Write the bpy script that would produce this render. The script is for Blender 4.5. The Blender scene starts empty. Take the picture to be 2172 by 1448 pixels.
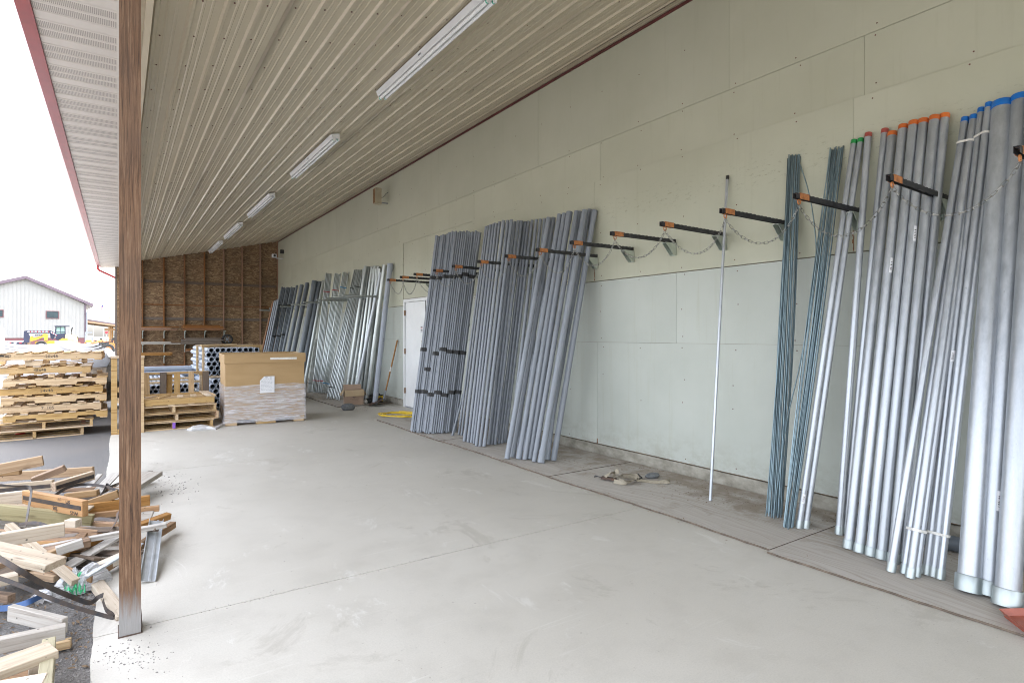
import bpy, math, random
from mathutils import Vector, Matrix, Quaternion
random.seed(7)
R = math.radians
SC = bpy.context.scene
COL = SC.collection
H = 1.46
YAW = math.atan(834 / 1225)

# ------------------------------------------------------------------ camera, sky, sun, exposure
cam_d = bpy.data.cameras.new('camera')
cam = bpy.data.objects.new('camera', cam_d)
COL.objects.link(cam)
cam.location = (0, 0, H)
cam.rotation_euler = (R(90), 0, -YAW)
cam_d.sensor_width = 36
cam_d.lens = 36 * 1225 / 2172
cam_d.shift_y = -13 / 2172
cam_d.clip_start = 0.05
cam_d.clip_end = 2000
SC.camera = cam

SUN_EL, SUN_AZ = R(60), R(70)          # azimuth measured from +Y towards +X
world = bpy.data.worlds.new('World')
SC.world = world
world.use_nodes = True
wn = world.node_tree
bg = wn.nodes['Background']
sky = wn.nodes.new('ShaderNodeTexSky')
sky.sky_type = 'NISHITA'
sky.sun_disc = False
sky.sun_elevation = SUN_EL
sky.sun_rotation = SUN_AZ
sky.air_density = 1.0
sky.dust_density = 3.0
hsv = wn.nodes.new('ShaderNodeHueSaturation')
hsv.inputs['Saturation'].default_value = 0.32     # bright overcast: a veiled, whitened sky
wn.links.new(sky.outputs[0], hsv.inputs['Color'])
# overcast veil: brighter overhead than at the horizon, all the way round
wg = wn.nodes.new('ShaderNodeNewGeometry')
wz = wn.nodes.new('ShaderNodeSeparateXYZ')
wn.links.new(wg.outputs['Incoming'], wz.inputs[0])
wr = wn.nodes.new('ShaderNodeMapRange')
wr.inputs['From Min'].default_value = 0.0
wr.inputs['From Max'].default_value = -1.0
wr.inputs['To Min'].default_value = 0.75
wr.inputs['To Max'].default_value = 2.6
wn.links.new(wz.outputs['Z'], wr.inputs['Value'])
wm = wn.nodes.new('ShaderNodeVectorMath')
wm.operation = 'SCALE'
wn.links.new(hsv.outputs[0], wm.inputs[0])
wn.links.new(wr.outputs[0], wm.inputs['Scale'])
wn.links.new(wm.outputs[0], bg.inputs['Color'])
bg.inputs['Strength'].default_value = 0.15
sun_d = bpy.data.lights.new('sun', 'SUN')
sun_d.energy = 0.5
sun_d.angle = R(14)
sun_d.color = (1.0, 0.96, 0.9)
sun = bpy.data.objects.new('sun', sun_d)
COL.objects.link(sun)
sd = Vector((math.sin(SUN_AZ) * math.cos(SUN_EL), math.cos(SUN_AZ) * math.cos(SUN_EL), math.sin(SUN_EL)))
sun.rotation_euler = sd.to_track_quat('Z', 'Y').to_euler()
sun.location = (-20, 10, 30)
SC.view_settings.view_transform = 'Standard'
SC.view_settings.look = 'None'
SC.view_settings.gamma = 1.0
SC.view_settings.exposure = 2.78
SC.view_settings.use_curve_mapping = False
SC.render.engine = 'CYCLES'
SC.cycles.max_bounces = 10
SC.cycles.diffuse_bounces = 6
SC.cycles.use_denoising = True
SC.cycles.denoising_input_passes = 'RGB_ALBEDO_NORMAL'
SC.cycles.denoising_prefilter = 'ACCURATE'
SC.cycles.filter_width = 1.0

# ------------------------------------------------------------------ measuring helpers (survey of the photograph)
CAMP = Vector((0, 0, H))
FW = Vector((math.sin(YAW), math.cos(YAW), 0))
RT = Vector((math.cos(YAW), -math.sin(YAW), 0))


def ray(px, py):
    return FW + RT * ((px - 1086) / 1225) + Vector((0, 0, (711 - py) / 1225))


def G(px, py, z=0.0):
    r = ray(px, py)
    return CAMP + r * ((z - H) / r.z)


def WX(px, py, X=4.84):
    r = ray(px, py)
    return CAMP + r * (X / r.x)


def PY(px, py, Y):
    r = ray(px, py)
    return CAMP + r * (Y / r.y)


def T(px, py, t):
    return CAMP + ray(px, py) * t


def reach(base, px, py, L, xmax):
    """the point on the sight line that lies L from base, not deeper than the wall"""
    r = ray(px, py)
    o = CAMP - base
    a, b, c = r.dot(r), 2 * r.dot(o), o.dot(o) - L * L
    d = b * b - 4 * a * c
    t = -b / (2 * a) if d < 0 else (-b + math.sqrt(d)) / (2 * a)
    t = min(t, xmax / r.x)
    return CAMP + r * t


# ------------------------------------------------------------------ mesh helpers
class MB:
    def __init__(s):
        s.v, s.f, s.m = [], [], []

    def add(s, vs, fs, mi=0):
        n = len(s.v)
        s.v += [tuple(x) for x in vs]
        s.f += [tuple(i + n for i in f) for f in fs]
        s.m += [mi] * len(fs)
        return s

    def box(s, c, d, rot=None, mi=0):
        x, y, z = d[0] / 2, d[1] / 2, d[2] / 2
        vs = [Vector((i, j, k)) for i in (-x, x) for j in (-y, y) for k in (-z, z)]
        if rot is not None:
            vs = [rot @ q for q in vs]
        c = Vector(c)
        return s.add([q + c for q in vs], BOXF, mi)

    def box2(s, a, b, mi=0):
        a, b = Vector(a), Vector(b)
        d = b - a
        return s.box((a + b) / 2, (abs(d.x), abs(d.y), abs(d.z)), None, mi)

    def bar(s, p, q, w, h, roll=0.0, mi=0):
        p, q = Vector(p), Vector(q)
        m = axes(q - p, roll)
        return s.box((p + q) / 2, ((q - p).length, w, h), m, mi)

    def lathe(s, prof, n=16, m=None, mi=0, close=False):
        """prof: (radius, z) rings; a closed profile makes a solid ring"""
        vs = []
        for r, z in prof:
            for k in range(n):
                a = 2 * math.pi * k / n
                vs.append(Vector((r * math.cos(a), r * math.sin(a), z)))
        if m is not None:
            vs = [m @ q for q in vs]
        fs = []
        L = len(prof)
        for i in range(L if close else L - 1):
            j = (i + 1) % L
            for k in range(n):
                k2 = (k + 1) % n
                fs.append((i * n + k, i * n + k2, j * n + k2, j * n + k))
        return s.add(vs, fs, mi)

    def cyl(s, p, q, r, n=12, r2=None, cap=True, mi=0):
        p, q = Vector(p), Vector(q)
        m = (q - p).to_track_quat('Z', 'Y').to_matrix()
        L = (q - p).length
        r2 = r if r2 is None else r2
        prof = [(r, 0), (r2, L)]
        if cap:
            prof = [(1e-4, 0)] + prof + [(1e-4, L)]
        s.lathe(prof, n, Matrix.Translation(p) @ m.to_4x4(), mi)
        return s

    def tube(s, path, r, n=8, mi=0):
        pts = [Vector(p) for p in path]
        vs, fs = [], []
        up = Vector((0, 0, 1))
        for i, p in enumerate(pts):
            d = (pts[min(i + 1, len(pts) - 1)] - pts[max(i - 1, 0)])
            if d.length < 1e-9:
                d = Vector((1, 0, 0))
            d.normalize()
            u = d.cross(up)
            if u.length < 1e-3:
                u = d.cross(Vector((1, 0, 0)))
            u.normalize()
            w = u.cross(d)
            rr = r[i] if isinstance(r, (list, tuple)) else r
            for k in range(n):
                a = 2 * math.pi * k / n
                vs.append(p + u * (rr * math.cos(a)) + w * (rr * math.sin(a)))
        for i in range(len(pts) - 1):
            for k in range(n):
                k2 = (k + 1) % n
                fs.append((i * n + k, (i + 1) * n + k, (i + 1) * n + k2, i * n + k2))
        fs.append(tuple(range(n)))
        fs.append(tuple((len(pts) - 1) * n + k for k in reversed(range(n))))
        return s.add(vs, fs, mi)

    def ribbon(s, path, w, th, side=None, mi=0):
        """flat band along a path; side = direction of its width"""
        pts = [Vector(p) for p in path]
        vs, fs = [], []
        for i, p in enumerate(pts):
            d = (pts[min(i + 1, len(pts) - 1)] - pts[max(i - 1, 0)]).normalized()
            sd_ = side[i] if isinstance(side, list) else side
            u = Vector(sd_ if sd_ is not None else (0, 0, 1))
            u = (u - d * u.dot(d)).normalized()
            nrm = d.cross(u)
            for a, b in ((-1, -1), (1, -1), (1, 1), (-1, 1)):
                vs.append(p + u * (a * w / 2) + nrm * (b * th / 2))
        for i in range(len(pts) - 1):
            for k in range(4):
                k2 = (k + 1) % 4
                fs.append((i * 4 + k, i * 4 + k2, (i + 1) * 4 + k2, (i + 1) * 4 + k))
        fs.append((3, 2, 1, 0))
        n = (len(pts) - 1) * 4
        fs.append((n, n + 1, n + 2, n + 3))
        return s.add(vs, fs, mi)

    def prism(s, poly, a, b, mi=0):
        """poly: 3D outline at offset a (a vector) extruded to b"""
        a, b = Vector(a), Vector(b)
        n = len(poly)
        vs = [Vector(p) + a for p in poly] + [Vector(p) + b for p in poly]
        fs = [tuple(range(n)), tuple(n + k for k in reversed(range(n)))]
        for k in range(n):
            k2 = (k + 1) % n
            fs.append((k, n + k, n + k2, k2))
        return s.add(vs, fs, mi)

    def mesh(s, name, mats, smooth=False):
        me = bpy.data.meshes.new(name)
        me.from_pydata(s.v, [], s.f)
        for m in (mats if isinstance(mats, (list, tuple)) else [mats]):
            me.materials.append(m)
        if any(s.m):
            me.polygons.foreach_set('material_index', s.m)
        fix(me)
        if smooth:
            shade(me, smooth)
        me.update()
        return me

    def build(s, name, mats, parent=None, smooth=False):
        """world-space geometry; origin moved to the parent's base, or to the middle of the foot"""
        if parent is not None:
            o = Vector(parent.location) if parent.parent is None else Vector(parent.location) + Vector(parent.parent.location)
            s.v = [(x - o.x, y - o.y, z - o.z) for x, y, z in s.v]
            return place(name, s.mesh(name, mats, smooth), parent=parent)
        xs, ys, zs = zip(*s.v)
        o = Vector(((min(xs) + max(xs)) / 2, (min(ys) + max(ys)) / 2, min(zs)))
        s.v = [(x - o.x, y - o.y, z - o.z) for x, y, z in s.v]
        return place(name, s.mesh(name, mats, smooth), loc=o)

    def local(s, name, mats, parent=None, smooth=False, **k):
        return place(name, s.mesh(name, mats, smooth), parent=parent, **k)


BOXF = [(0, 1, 3, 2), (4, 6, 7, 5), (0, 4, 5, 1), (2, 3, 7, 6), (0, 2, 6, 4), (1, 5, 7, 3)]


def fix(me):
    import bmesh
    b = bmesh.new()
    b.from_mesh(me)
    bmesh.ops.recalc_face_normals(b, faces=b.faces)
    b.to_mesh(me)
    b.free()


def shade(me, ang=40):
    ang = 40 if ang is True else ang
    me.polygons.foreach_set('use_smooth', [True] * len(me.polygons))
    me.set_sharp_from_angle(angle=R(ang))


def axes(d, roll=0.0):
    x = Vector(d).normalized()
    up = Vector((0, 0, 1)) if abs(x.z) < 0.98 else Vector((0, 1, 0))
    y = up.cross(x).normalized()
    z = x.cross(y)
    m = Matrix((x, y, z)).transposed()
    return m @ Matrix.Rotation(roll, 3, 'X')


def place(name, data, loc=(0, 0, 0), rot=None, parent=None):
    o = bpy.data.objects.new(name, data)
    COL.objects.link(o)
    o.location = loc
    if rot is not None:
        if isinstance(rot, Quaternion):
            o.rotation_mode = 'QUATERNION'
            o.rotation_quaternion = rot
        elif isinstance(rot, Matrix):
            o.rotation_mode = 'QUATERNION'
            o.rotation_quaternion = rot.to_quaternion()
        else:
            o.rotation_euler = rot
    if parent is not None:
        o.parent = parent
    return o


def tag(o, label=None, cat=None, group=None, kind=None):
    if label:
        o['label'] = label
    if cat:
        o['category'] = cat
    if group:
        o['group'] = group
    if kind:
        o['kind'] = kind
    return o


def thing(name, label, cat, loc=(0, 0, 0), rot=None, group=None):
    return tag(place(name, None, loc, rot), label, cat, group)


ORD = ('first second third fourth fifth sixth seventh eighth ninth tenth eleventh twelfth thirteenth fourteenth fifteenth sixteenth '
       'seventeenth eighteenth nineteenth twentieth twenty-first twenty-second twenty-third twenty-fourth twenty-fifth twenty-sixth '
       'twenty-seventh twenty-eighth twenty-ninth thirtieth').split()

_cache = {}


def board_mesh(L, W, Th, m, ch=0.0025):
    """a sawn board, length along x, edges eased"""
    k = (round(L, 3), round(W, 3), round(Th, 3), m.name)
    if k in _cache:
        return _cache[k]
    x, y, z = L / 2, W / 2, Th / 2
    c = min(ch, Th * 0.3)
    b = MB()
    vs = []
    idx = {}
    for sx in (-1, 1):
        for sy in (-1, 1):
            for sz in (-1, 1):
                for ax in range(3):
                    p = [sx * x, sy * y, sz * z]
                    for q in range(3):
                        if q != ax:
                            p[q] -= (sx, sy, sz)[q] * c
                    idx[(sx, sy, sz, ax)] = len(vs)
                    vs.append(p)
    fs = []
    for ax in range(3):
        o1, o2 = [q for q in range(3) if q != ax]
        for s0 in (-1, 1):
            f = []
            for a, d in ((-1, -1), (1, -1), (1, 1), (-1, 1)):
                s3 = [0, 0, 0]
                s3[ax], s3[o1], s3[o2] = s0, a, d
                f.append(idx[(*s3, ax)])
            fs.append(tuple(f))
    for ax in range(3):
        o1, o2 = [q for q in range(3) if q != ax]
        for a in (-1, 1):
            for d in (-1, 1):
                f = []
                for s0, w in ((-1, o1), (1, o1), (1, o2), (-1, o2)):
                    s3 = [0, 0, 0]
                    s3[ax], s3[o1], s3[o2] = s0, a, d
                    f.append(idx[(*s3, w)])
                fs.append(tuple(f))
    for sx in (-1, 1):
        for sy in (-1, 1):
            for sz in (-1, 1):
                fs.append(tuple(idx[(sx, sy, sz, ax)] for ax in range(3)))
    b.add(vs, fs)
    me = b.mesh('board', m)
    _cache[k] = me
    return me


def pipe_mesh(r, L, m, wall=0.08, bell=None, n=14):
    """hollow tube along z from 0 to L; bell = (which end, length)"""
    k = ('pipe', round(r, 4), round(L, 3), m.name, bell, n)
    if k in _cache:
        return _cache[k]
    ri = r * (1 - wall * 2)
    if bell and bell[0] == 'bottom':
        e, l = r * 1.13, bell[1]
        prof = [(ri, 0), (e, 0), (e, l), (r, l + r * 0.8), (r, L), (ri, L)]
    elif bell:
        e, l = r * 1.13, bell[1]
        prof = [(ri, 0), (r, 0), (r, L - l - r * 0.8), (e, L - l), (e, L), (ri, L)]
    else:
        prof = [(ri, 0), (r, 0), (r, L), (ri, L)]
    me = MB().lathe(prof, n, close=True).mesh('pipe', m, 35)
    _cache[k] = me
    return me


def quat(d):
    return Vector(d).to_track_quat('Z', 'Y')


def text(body, size, m, parent, loc, rot, name='lettering'):
    cu = bpy.data.curves.new(name, 'FONT')
    cu.body = body
    cu.size = size
    cu.align_x, cu.align_y = 'CENTER', 'CENTER'
    cu.extrude = 0.0004
    cu.resolution_u = 2
    o = bpy.data.objects.new(name, cu)
    COL.objects.link(o)
    dg = bpy.context.evaluated_depsgraph_get()
    me = bpy.data.meshes.new_from_object(o.evaluated_get(dg))
    bpy.data.objects.remove(o)
    me.materials.clear()
    me.materials.append(m)
    return place(name, me, loc, rot, parent)


# ------------------------------------------------------------------ materials
def newmat(name):
    m = bpy.data.materials.new(name)
    m.use_nodes = True
    nt = m.node_tree
    return m, nt, nt.nodes['Principled BSDF']


def nd(nt, typ, **k):
    n = nt.nodes.new(typ)
    for a, v in k.items():
        if a in n.inputs:
            n.inputs[a].default_value = v
        else:
            setattr(n, a, v)
    return n


def coords(nt, scale, rand=True, kind='Object'):
    tc = nd(nt, 'ShaderNodeTexCoord')
    src = tc.outputs[kind]
    if rand:
        oi = nd(nt, 'ShaderNodeObjectInfo')
        mu = nd(nt, 'ShaderNodeMath', operation='MULTIPLY')
        mu.inputs[1].default_value = 37.0
        nt.links.new(oi.outputs['Random'], mu.inputs[0])
        ad = nd(nt, 'ShaderNodeVectorMath', operation='ADD')
        nt.links.new(src, ad.inputs[0])
        nt.links.new(mu.outputs[0], ad.inputs[1])
        src = ad.outputs[0]
    mp = nd(nt, 'ShaderNodeMapping')
    mp.inputs['Scale'].default_value = scale
    nt.links.new(src, mp.inputs['Vector'])
    return mp.outputs[0]


def noise(nt, vec, scale, detail=4, rough=0.6, dist=0.0):
    n = nd(nt, 'ShaderNodeTexNoise')
    n.inputs['Scale'].default_value = scale
    n.inputs['Detail'].default_value = detail
    n.inputs['Roughness'].default_value = rough
    n.inputs['Distortion'].default_value = dist
    nt.links.new(vec, n.inputs['Vector'])
    return n.outputs['Fac']


def ramp(nt, fac, stops):
    n = nd(nt, 'ShaderNodeValToRGB')
    e = n.color_ramp.elements
    while len(e) < len(stops):
        e.new(0.5)
    for el, (p, c) in zip(e, stops):
        el.position = p
        c = (c, c, c) if isinstance(c, (int, float)) else c
        el.color = (*c[:3], 1)
    nt.links.new(fac, n.inputs['Fac'])
    return n.outputs['Color']


def mix(nt, fac, a, b, mode='MIX'):
    n = nd(nt, 'ShaderNodeMix', data_type='RGBA', blend_type=mode)
    for sock, val in ((n.inputs[0], fac), (n.inputs[6], a), (n.inputs[7], b)):
        if hasattr(val, 'links'):
            nt.links.new(val, sock)
        elif isinstance(val, (int, float)):
            sock.default_value = val
        else:
            sock.default_value = (*val[:3], 1)
    return n.outputs[2]


def randval(nt, col, amt):
    oi = nd(nt, 'ShaderNodeObjectInfo')
    mr = nd(nt, 'ShaderNodeMapRange')
    mr.inputs['To Min'].default_value = 1 - amt
    mr.inputs['To Max'].default_value = 1 + amt
    nt.links.new(oi.outputs['Random'], mr.inputs['Value'])
    h = nd(nt, 'ShaderNodeHueSaturation')
    nt.links.new(mr.outputs[0], h.inputs['Value'])
    nt.links.new(col, h.inputs['Color'])
    return h.outputs[0]


def bump(nt, bs, h, strength, dist=0.01):
    b = nd(nt, 'ShaderNodeBump')
    b.inputs['Strength'].default_value = strength
    b.inputs['Distance'].default_value = dist
    nt.links.new(h, b.inputs['Height'])
    nt.links.new(b.outputs[0], bs.inputs['Normal'])


def simple(name, c1, c2=None, scale=8, stretch=(1, 1, 1), rough=0.55, metal=0.0, rnd=0.06, bmp=0.1, detail=5, lo=0.35, hi=0.65,
           rough2=None, bd=0.004):
    m, nt, bs = newmat(name)
    c2 = c2 or tuple(x * 0.82 for x in c1)
    f = noise(nt, coords(nt, stretch), scale, detail)
    col = ramp(nt, f, [(lo, c1), (hi, c2)])
    col = randval(nt, col, rnd)
    nt.links.new(col, bs.inputs['Base Color'])
    bs.inputs['Roughness'].default_value = rough
    if rough2 is not None:
        rr = nd(nt, 'ShaderNodeMapRange')
        rr.inputs['To Min'].default_value = rough
        rr.inputs['To Max'].default_value = rough2
        nt.links.new(f, rr.inputs['Value'])
        nt.links.new(rr.outputs[0], bs.inputs['Roughness'])
    bs.inputs['Metallic'].default_value = metal
    if bmp:
        bump(nt, bs, f, bmp, bd)
    return m


def wood(name, a, b, dark, rnd=0.14, rough=0.75, grain=30, knots=True):
    """sawn lumber with its length along local x"""
    m, nt, bs = newmat(name)
    v = coords(nt, (1.0, grain, grain))
    f = noise(nt, v, 1.6, 6, 0.65, 0.6)
    col = ramp(nt, f, [(0.3, dark), (0.45, b), (0.68, a)])
    v2 = coords(nt, (1.2, 3.5, 3.5))
    f2 = noise(nt, v2, 2.2, 3)
    col = mix(nt, ramp(nt, f2, [(0.5, 0.0), (0.75, 0.55)]), col, b)
    if knots:
        v3 = coords(nt, (2.4, 9, 9))
        vo = nd(nt, 'ShaderNodeTexVoronoi')
        vo.inputs['Scale'].default_value = 1.3
        nt.links.new(v3, vo.inputs['Vector'])
        col = mix(nt, ramp(nt, vo.outputs['Distance'], [(0.05, 0.75), (0.13, 0.0)]), col, dark)
    nv = nd(nt, 'ShaderNodeTexVoronoi')
    nv.inputs['Scale'].default_value = 16
    nt.links.new(coords(nt, (1, 1, 1)), nv.inputs['Vector'])
    col = mix(nt, ramp(nt, nv.outputs['Distance'], [(0.06, 0.8), (0.10, 0.0)]), col, (0.03, 0.025, 0.02))
    dn = noise(nt, coords(nt, (1, 3, 3)), 4.5, 9, 0.75)
    col = mix(nt, ramp(nt, dn, [(0.54, 0.0), (0.68, 0.5)]), col, tuple(x * 0.55 for x in b))
    oi = nd(nt, 'ShaderNodeObjectInfo')
    hs = nd(nt, 'ShaderNodeHueSaturation')
    mr = nd(nt, 'ShaderNodeMapRange')
    mr.inputs['To Min'].default_value = 1 - rnd
    mr.inputs['To Max'].default_value = 1 + rnd
    nt.links.new(oi.outputs['Random'], mr.inputs['Value'])
    mr2 = nd(nt, 'ShaderNodeMapRange')
    mr2.inputs['To Min'].default_value = 1.2
    mr2.inputs['To Max'].default_value = 0.72
    nt.links.new(oi.outputs['Random'], mr2.inputs['Value'])
    nt.links.new(mr.outputs[0], hs.inputs['Value'])
    nt.links.new(mr2.outputs[0], hs.inputs['Saturation'])
    nt.links.new(col, hs.inputs['Color'])
    nt.links.new(hs.outputs[0], bs.inputs['Base Color'])
    bs.inputs['Roughness'].default_value = rough
    bump(nt, bs, f, 0.35, 0.003)
    return m


M = {}
M['pine'] = wood('fresh_pine', (0.58, 0.425, 0.24), (0.49, 0.33, 0.165), (0.22, 0.12, 0.055))
M['pine_pale'] = wood('pale_pine', (0.60, 0.49, 0.36), (0.52, 0.40, 0.28), (0.32, 0.21, 0.13))
M['agedshadepine'] = wood('aged_shaded_pine', (0.42, 0.30, 0.185), (0.33, 0.215, 0.12), (0.13, 0.078, 0.042), 0.25)  # aged wood, darkened further to stand in for shade under the roof
M['agedshadepale'] = wood('bleached_shaded_board', (0.52, 0.445, 0.35), (0.43, 0.35, 0.26), (0.2, 0.145, 0.1), 0.22)  # bleached wood, its colour also lowered to include the roof's shade
M['oldwood'] = wood('weathered_wood', (0.45, 0.42, 0.38), (0.36, 0.325, 0.285), (0.18, 0.15, 0.125), knots=False)
M['brownwood'] = wood('brown_wood', (0.30, 0.19, 0.11), (0.22, 0.13, 0.07), (0.09, 0.05, 0.03))
M['orangewood'] = wood('orange_brown_wood', (0.42, 0.25, 0.115), (0.34, 0.185, 0.08), (0.17, 0.08, 0.035))
M['greenwood'] = wood('treated_wood', (0.36, 0.32, 0.2), (0.29, 0.25, 0.145), (0.14, 0.11, 0.06))
M['stud'] = wood('stud_wood', (0.30, 0.145, 0.065), (0.23, 0.105, 0.046), (0.10, 0.045, 0.022))
M['darkwood'] = wood('stained_dark_wood', (0.10, 0.08, 0.07), (0.16, 0.12, 0.09), (0.03, 0.025, 0.02))


def post_mat():
    m, nt, bs = newmat('weathered_post_wood')
    f = noise(nt, coords(nt, (95, 95, 2.6), False), 1.6, 8, 0.78, 0.6)
    col = ramp(nt, f, [(0.36, (0.04, 0.02, 0.011)), (0.46, (0.13, 0.068, 0.036)), (0.56, (0.20, 0.112, 0.062)), (0.70, (0.34, 0.225, 0.145))])
    f2 = noise(nt, coords(nt, (3, 3, 1.1), False), 1.8, 5)
    col = mix(nt, ramp(nt, f2, [(0.45, 0.0), (0.7, 0.6)]), col, (0.10, 0.062, 0.042))
    tc = nd(nt, 'ShaderNodeTexCoord')
    sp = nd(nt, 'ShaderNodeSeparateXYZ')
    nt.links.new(tc.outputs['Object'], sp.inputs[0])
    ad = nd(nt, 'ShaderNodeMath', operation='MULTIPLY_ADD')
    nt.links.new(f, ad.inputs[0])
    ad.inputs[1].default_value = 0.42
    nt.links.new(sp.outputs['Z'], ad.inputs[2])
    foot = ramp(nt, ad.outputs[0], [(0.30, 1.0), (0.42, 0.0)])
    g = mix(nt, f, (0.21, 0.2, 0.195), (0.37, 0.355, 0.34))
    col = mix(nt, foot, col, g)
    nt.links.new(col, bs.inputs['Base Color'])
    bs.inputs['Roughness'].default_value = 0.8
    bump(nt, bs, f, 0.6, 0.006)
    return m


M['post'] = post_mat()


def concrete_mat():
    m, nt, bs = newmat('trowelled_concrete')
    v = coords(nt, (1, 1, 1), False, 'Object')
    big = noise(nt, v, 0.5, 4, 0.5)
    mid = noise(nt, v, 4.0, 8, 0.72)
    fine = noise(nt, v, 120, 3, 0.7)
    col = ramp(nt, big, [(0.3, (0.45, 0.422, 0.372)), (0.5, (0.495, 0.466, 0.415)), (0.7, (0.53, 0.502, 0.452))])
    col = mix(nt, ramp(nt, mid, [(0.38, 0.24), (0.52, 0.0)]), col, (0.37, 0.345, 0.305))
    # drag scratches and swirls left by carts and pallets
    for rz, sc, lo in ((0.35, 1.0, 0.60), (-0.9, 1.2, 0.62), (1.3, 0.8, 0.63)):
        tcn = nd(nt, 'ShaderNodeTexCoord')
        mp = nd(nt, 'ShaderNodeMapping')
        mp.inputs['Rotation'].default_value = (0, 0, rz)
        mp.inputs['Scale'].default_value = (0.9 * sc, 28 * sc, 1)
        nt.links.new(tcn.outputs['Object'], mp.inputs['Vector'])
        sn = noise(nt, mp.outputs[0], 1.6, 3, 0.6, 0.25)
        gate = ramp(nt, noise(nt, v, 0.9 + sc, 4), [(0.48, 0.0), (0.62, 1.0)])
        msk = mix(nt, gate, (0, 0, 0), ramp(nt, sn, [(lo, 0.0), (lo + .07, 0.2)]))
        col = mix(nt, msk, col, (0.66, 0.645, 0.61) if rz > 0 else (0.36, 0.335, 0.30))
    # grimy patches with their own edge
    blot = noise(nt, coords(nt, (1, 0.8, 1), False), 1.15, 9, 0.76, 0.9)
    col = mix(nt, ramp(nt, blot, [(0.575, 0.0), (0.63, 0.4)]), col, (0.33, 0.30, 0.255))
    pale = noise(nt, coords(nt, (1.3, 0.6, 1), False), 1.9, 10, 0.78, 0.5)
    col = mix(nt, ramp(nt, pale, [(0.585, 0.0), (0.64, 0.45)]), col, (0.65, 0.635, 0.6))
    gz = ramp(nt, noise(nt, v, 1.4, 3), [(0.48, 0.0), (0.6, 1.0)])
    for sc, r0 in ((9, 0.045), (23, 0.07)):
        vo = nd(nt, 'ShaderNodeTexVoronoi')
        vo.inputs['Scale'].default_value = sc
        wv = nd(nt, 'ShaderNodeVectorMath', operation='ADD')
        wn_ = nd(nt, 'ShaderNodeTexNoise')
        wn_.inputs['Scale'].default_value = 40
        nt.links.new(v, wn_.inputs['Vector'])
        ws = nd(nt, 'ShaderNodeVectorMath', operation='SCALE')
        ws.inputs['Scale'].default_value = 0.03
        nt.links.new(wn_.outputs['Color'], ws.inputs[0])
        nt.links.new(v, wv.inputs[0])
        nt.links.new(ws.outputs[0], wv.inputs[1])
        nt.links.new(wv.outputs[0], vo.inputs['Vector'])
        spk = mix(nt, gz, (0, 0, 0), ramp(nt, vo.outputs['Distance'], [(r0 * .5, 0.6), (r0 * 1.5, 0.0)]))
        col = mix(nt, spk, col, (0.20, 0.17, 0.14))
    col = mix(nt, ramp(nt, fine, [(0.35, 0.22), (0.58, 0.0)]), col, (0.30, 0.28, 0.25))
    nt.links.new(col, bs.inputs['Base Color'])
    nt.links.new(ramp(nt, mid, [(0.3, 0.55), (0.7, 0.75)]), bs.inputs['Roughness'])
    add = nd(nt, 'ShaderNodeMath', operation='ADD')
    nt.links.new(fine, add.inputs[0])
    nt.links.new(mid, add.inputs[1])
    bump(nt, bs, add.outputs[0], 0.14, 0.004)
    return m


M['concrete'] = concrete_mat()


def asphalt_mat():
    m, nt, bs = newmat('old_asphalt')
    v = coords(nt, (1, 1, 1), False)
    fine = noise(nt, v, 70, 4, 0.75)
    big = noise(nt, v, 0.6, 6, 0.6)
    col = ramp(nt, fine, [(0.3, (0.045, 0.043, 0.043)), (0.5, (0.115, 0.11, 0.108)), (0.72, (0.24, 0.23, 0.22))])
    col = mix(nt, ramp(nt, big, [(0.42, 0.0), (0.62, 0.5)]), col, (0.17, 0.15, 0.13))
    nt.links.new(col, bs.inputs['Base Color'])
    bs.inputs['Roughness'].default_value = 0.85
    bump(nt, bs, fine, 0.6, 0.008)
    return m


M['asphalt'] = asphalt_mat()
M['dirt'] = simple('dry_ground', (0.22, 0.2, 0.16), (0.15, 0.16, 0.09), 0.25, rough=0.95, rnd=0)


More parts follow.
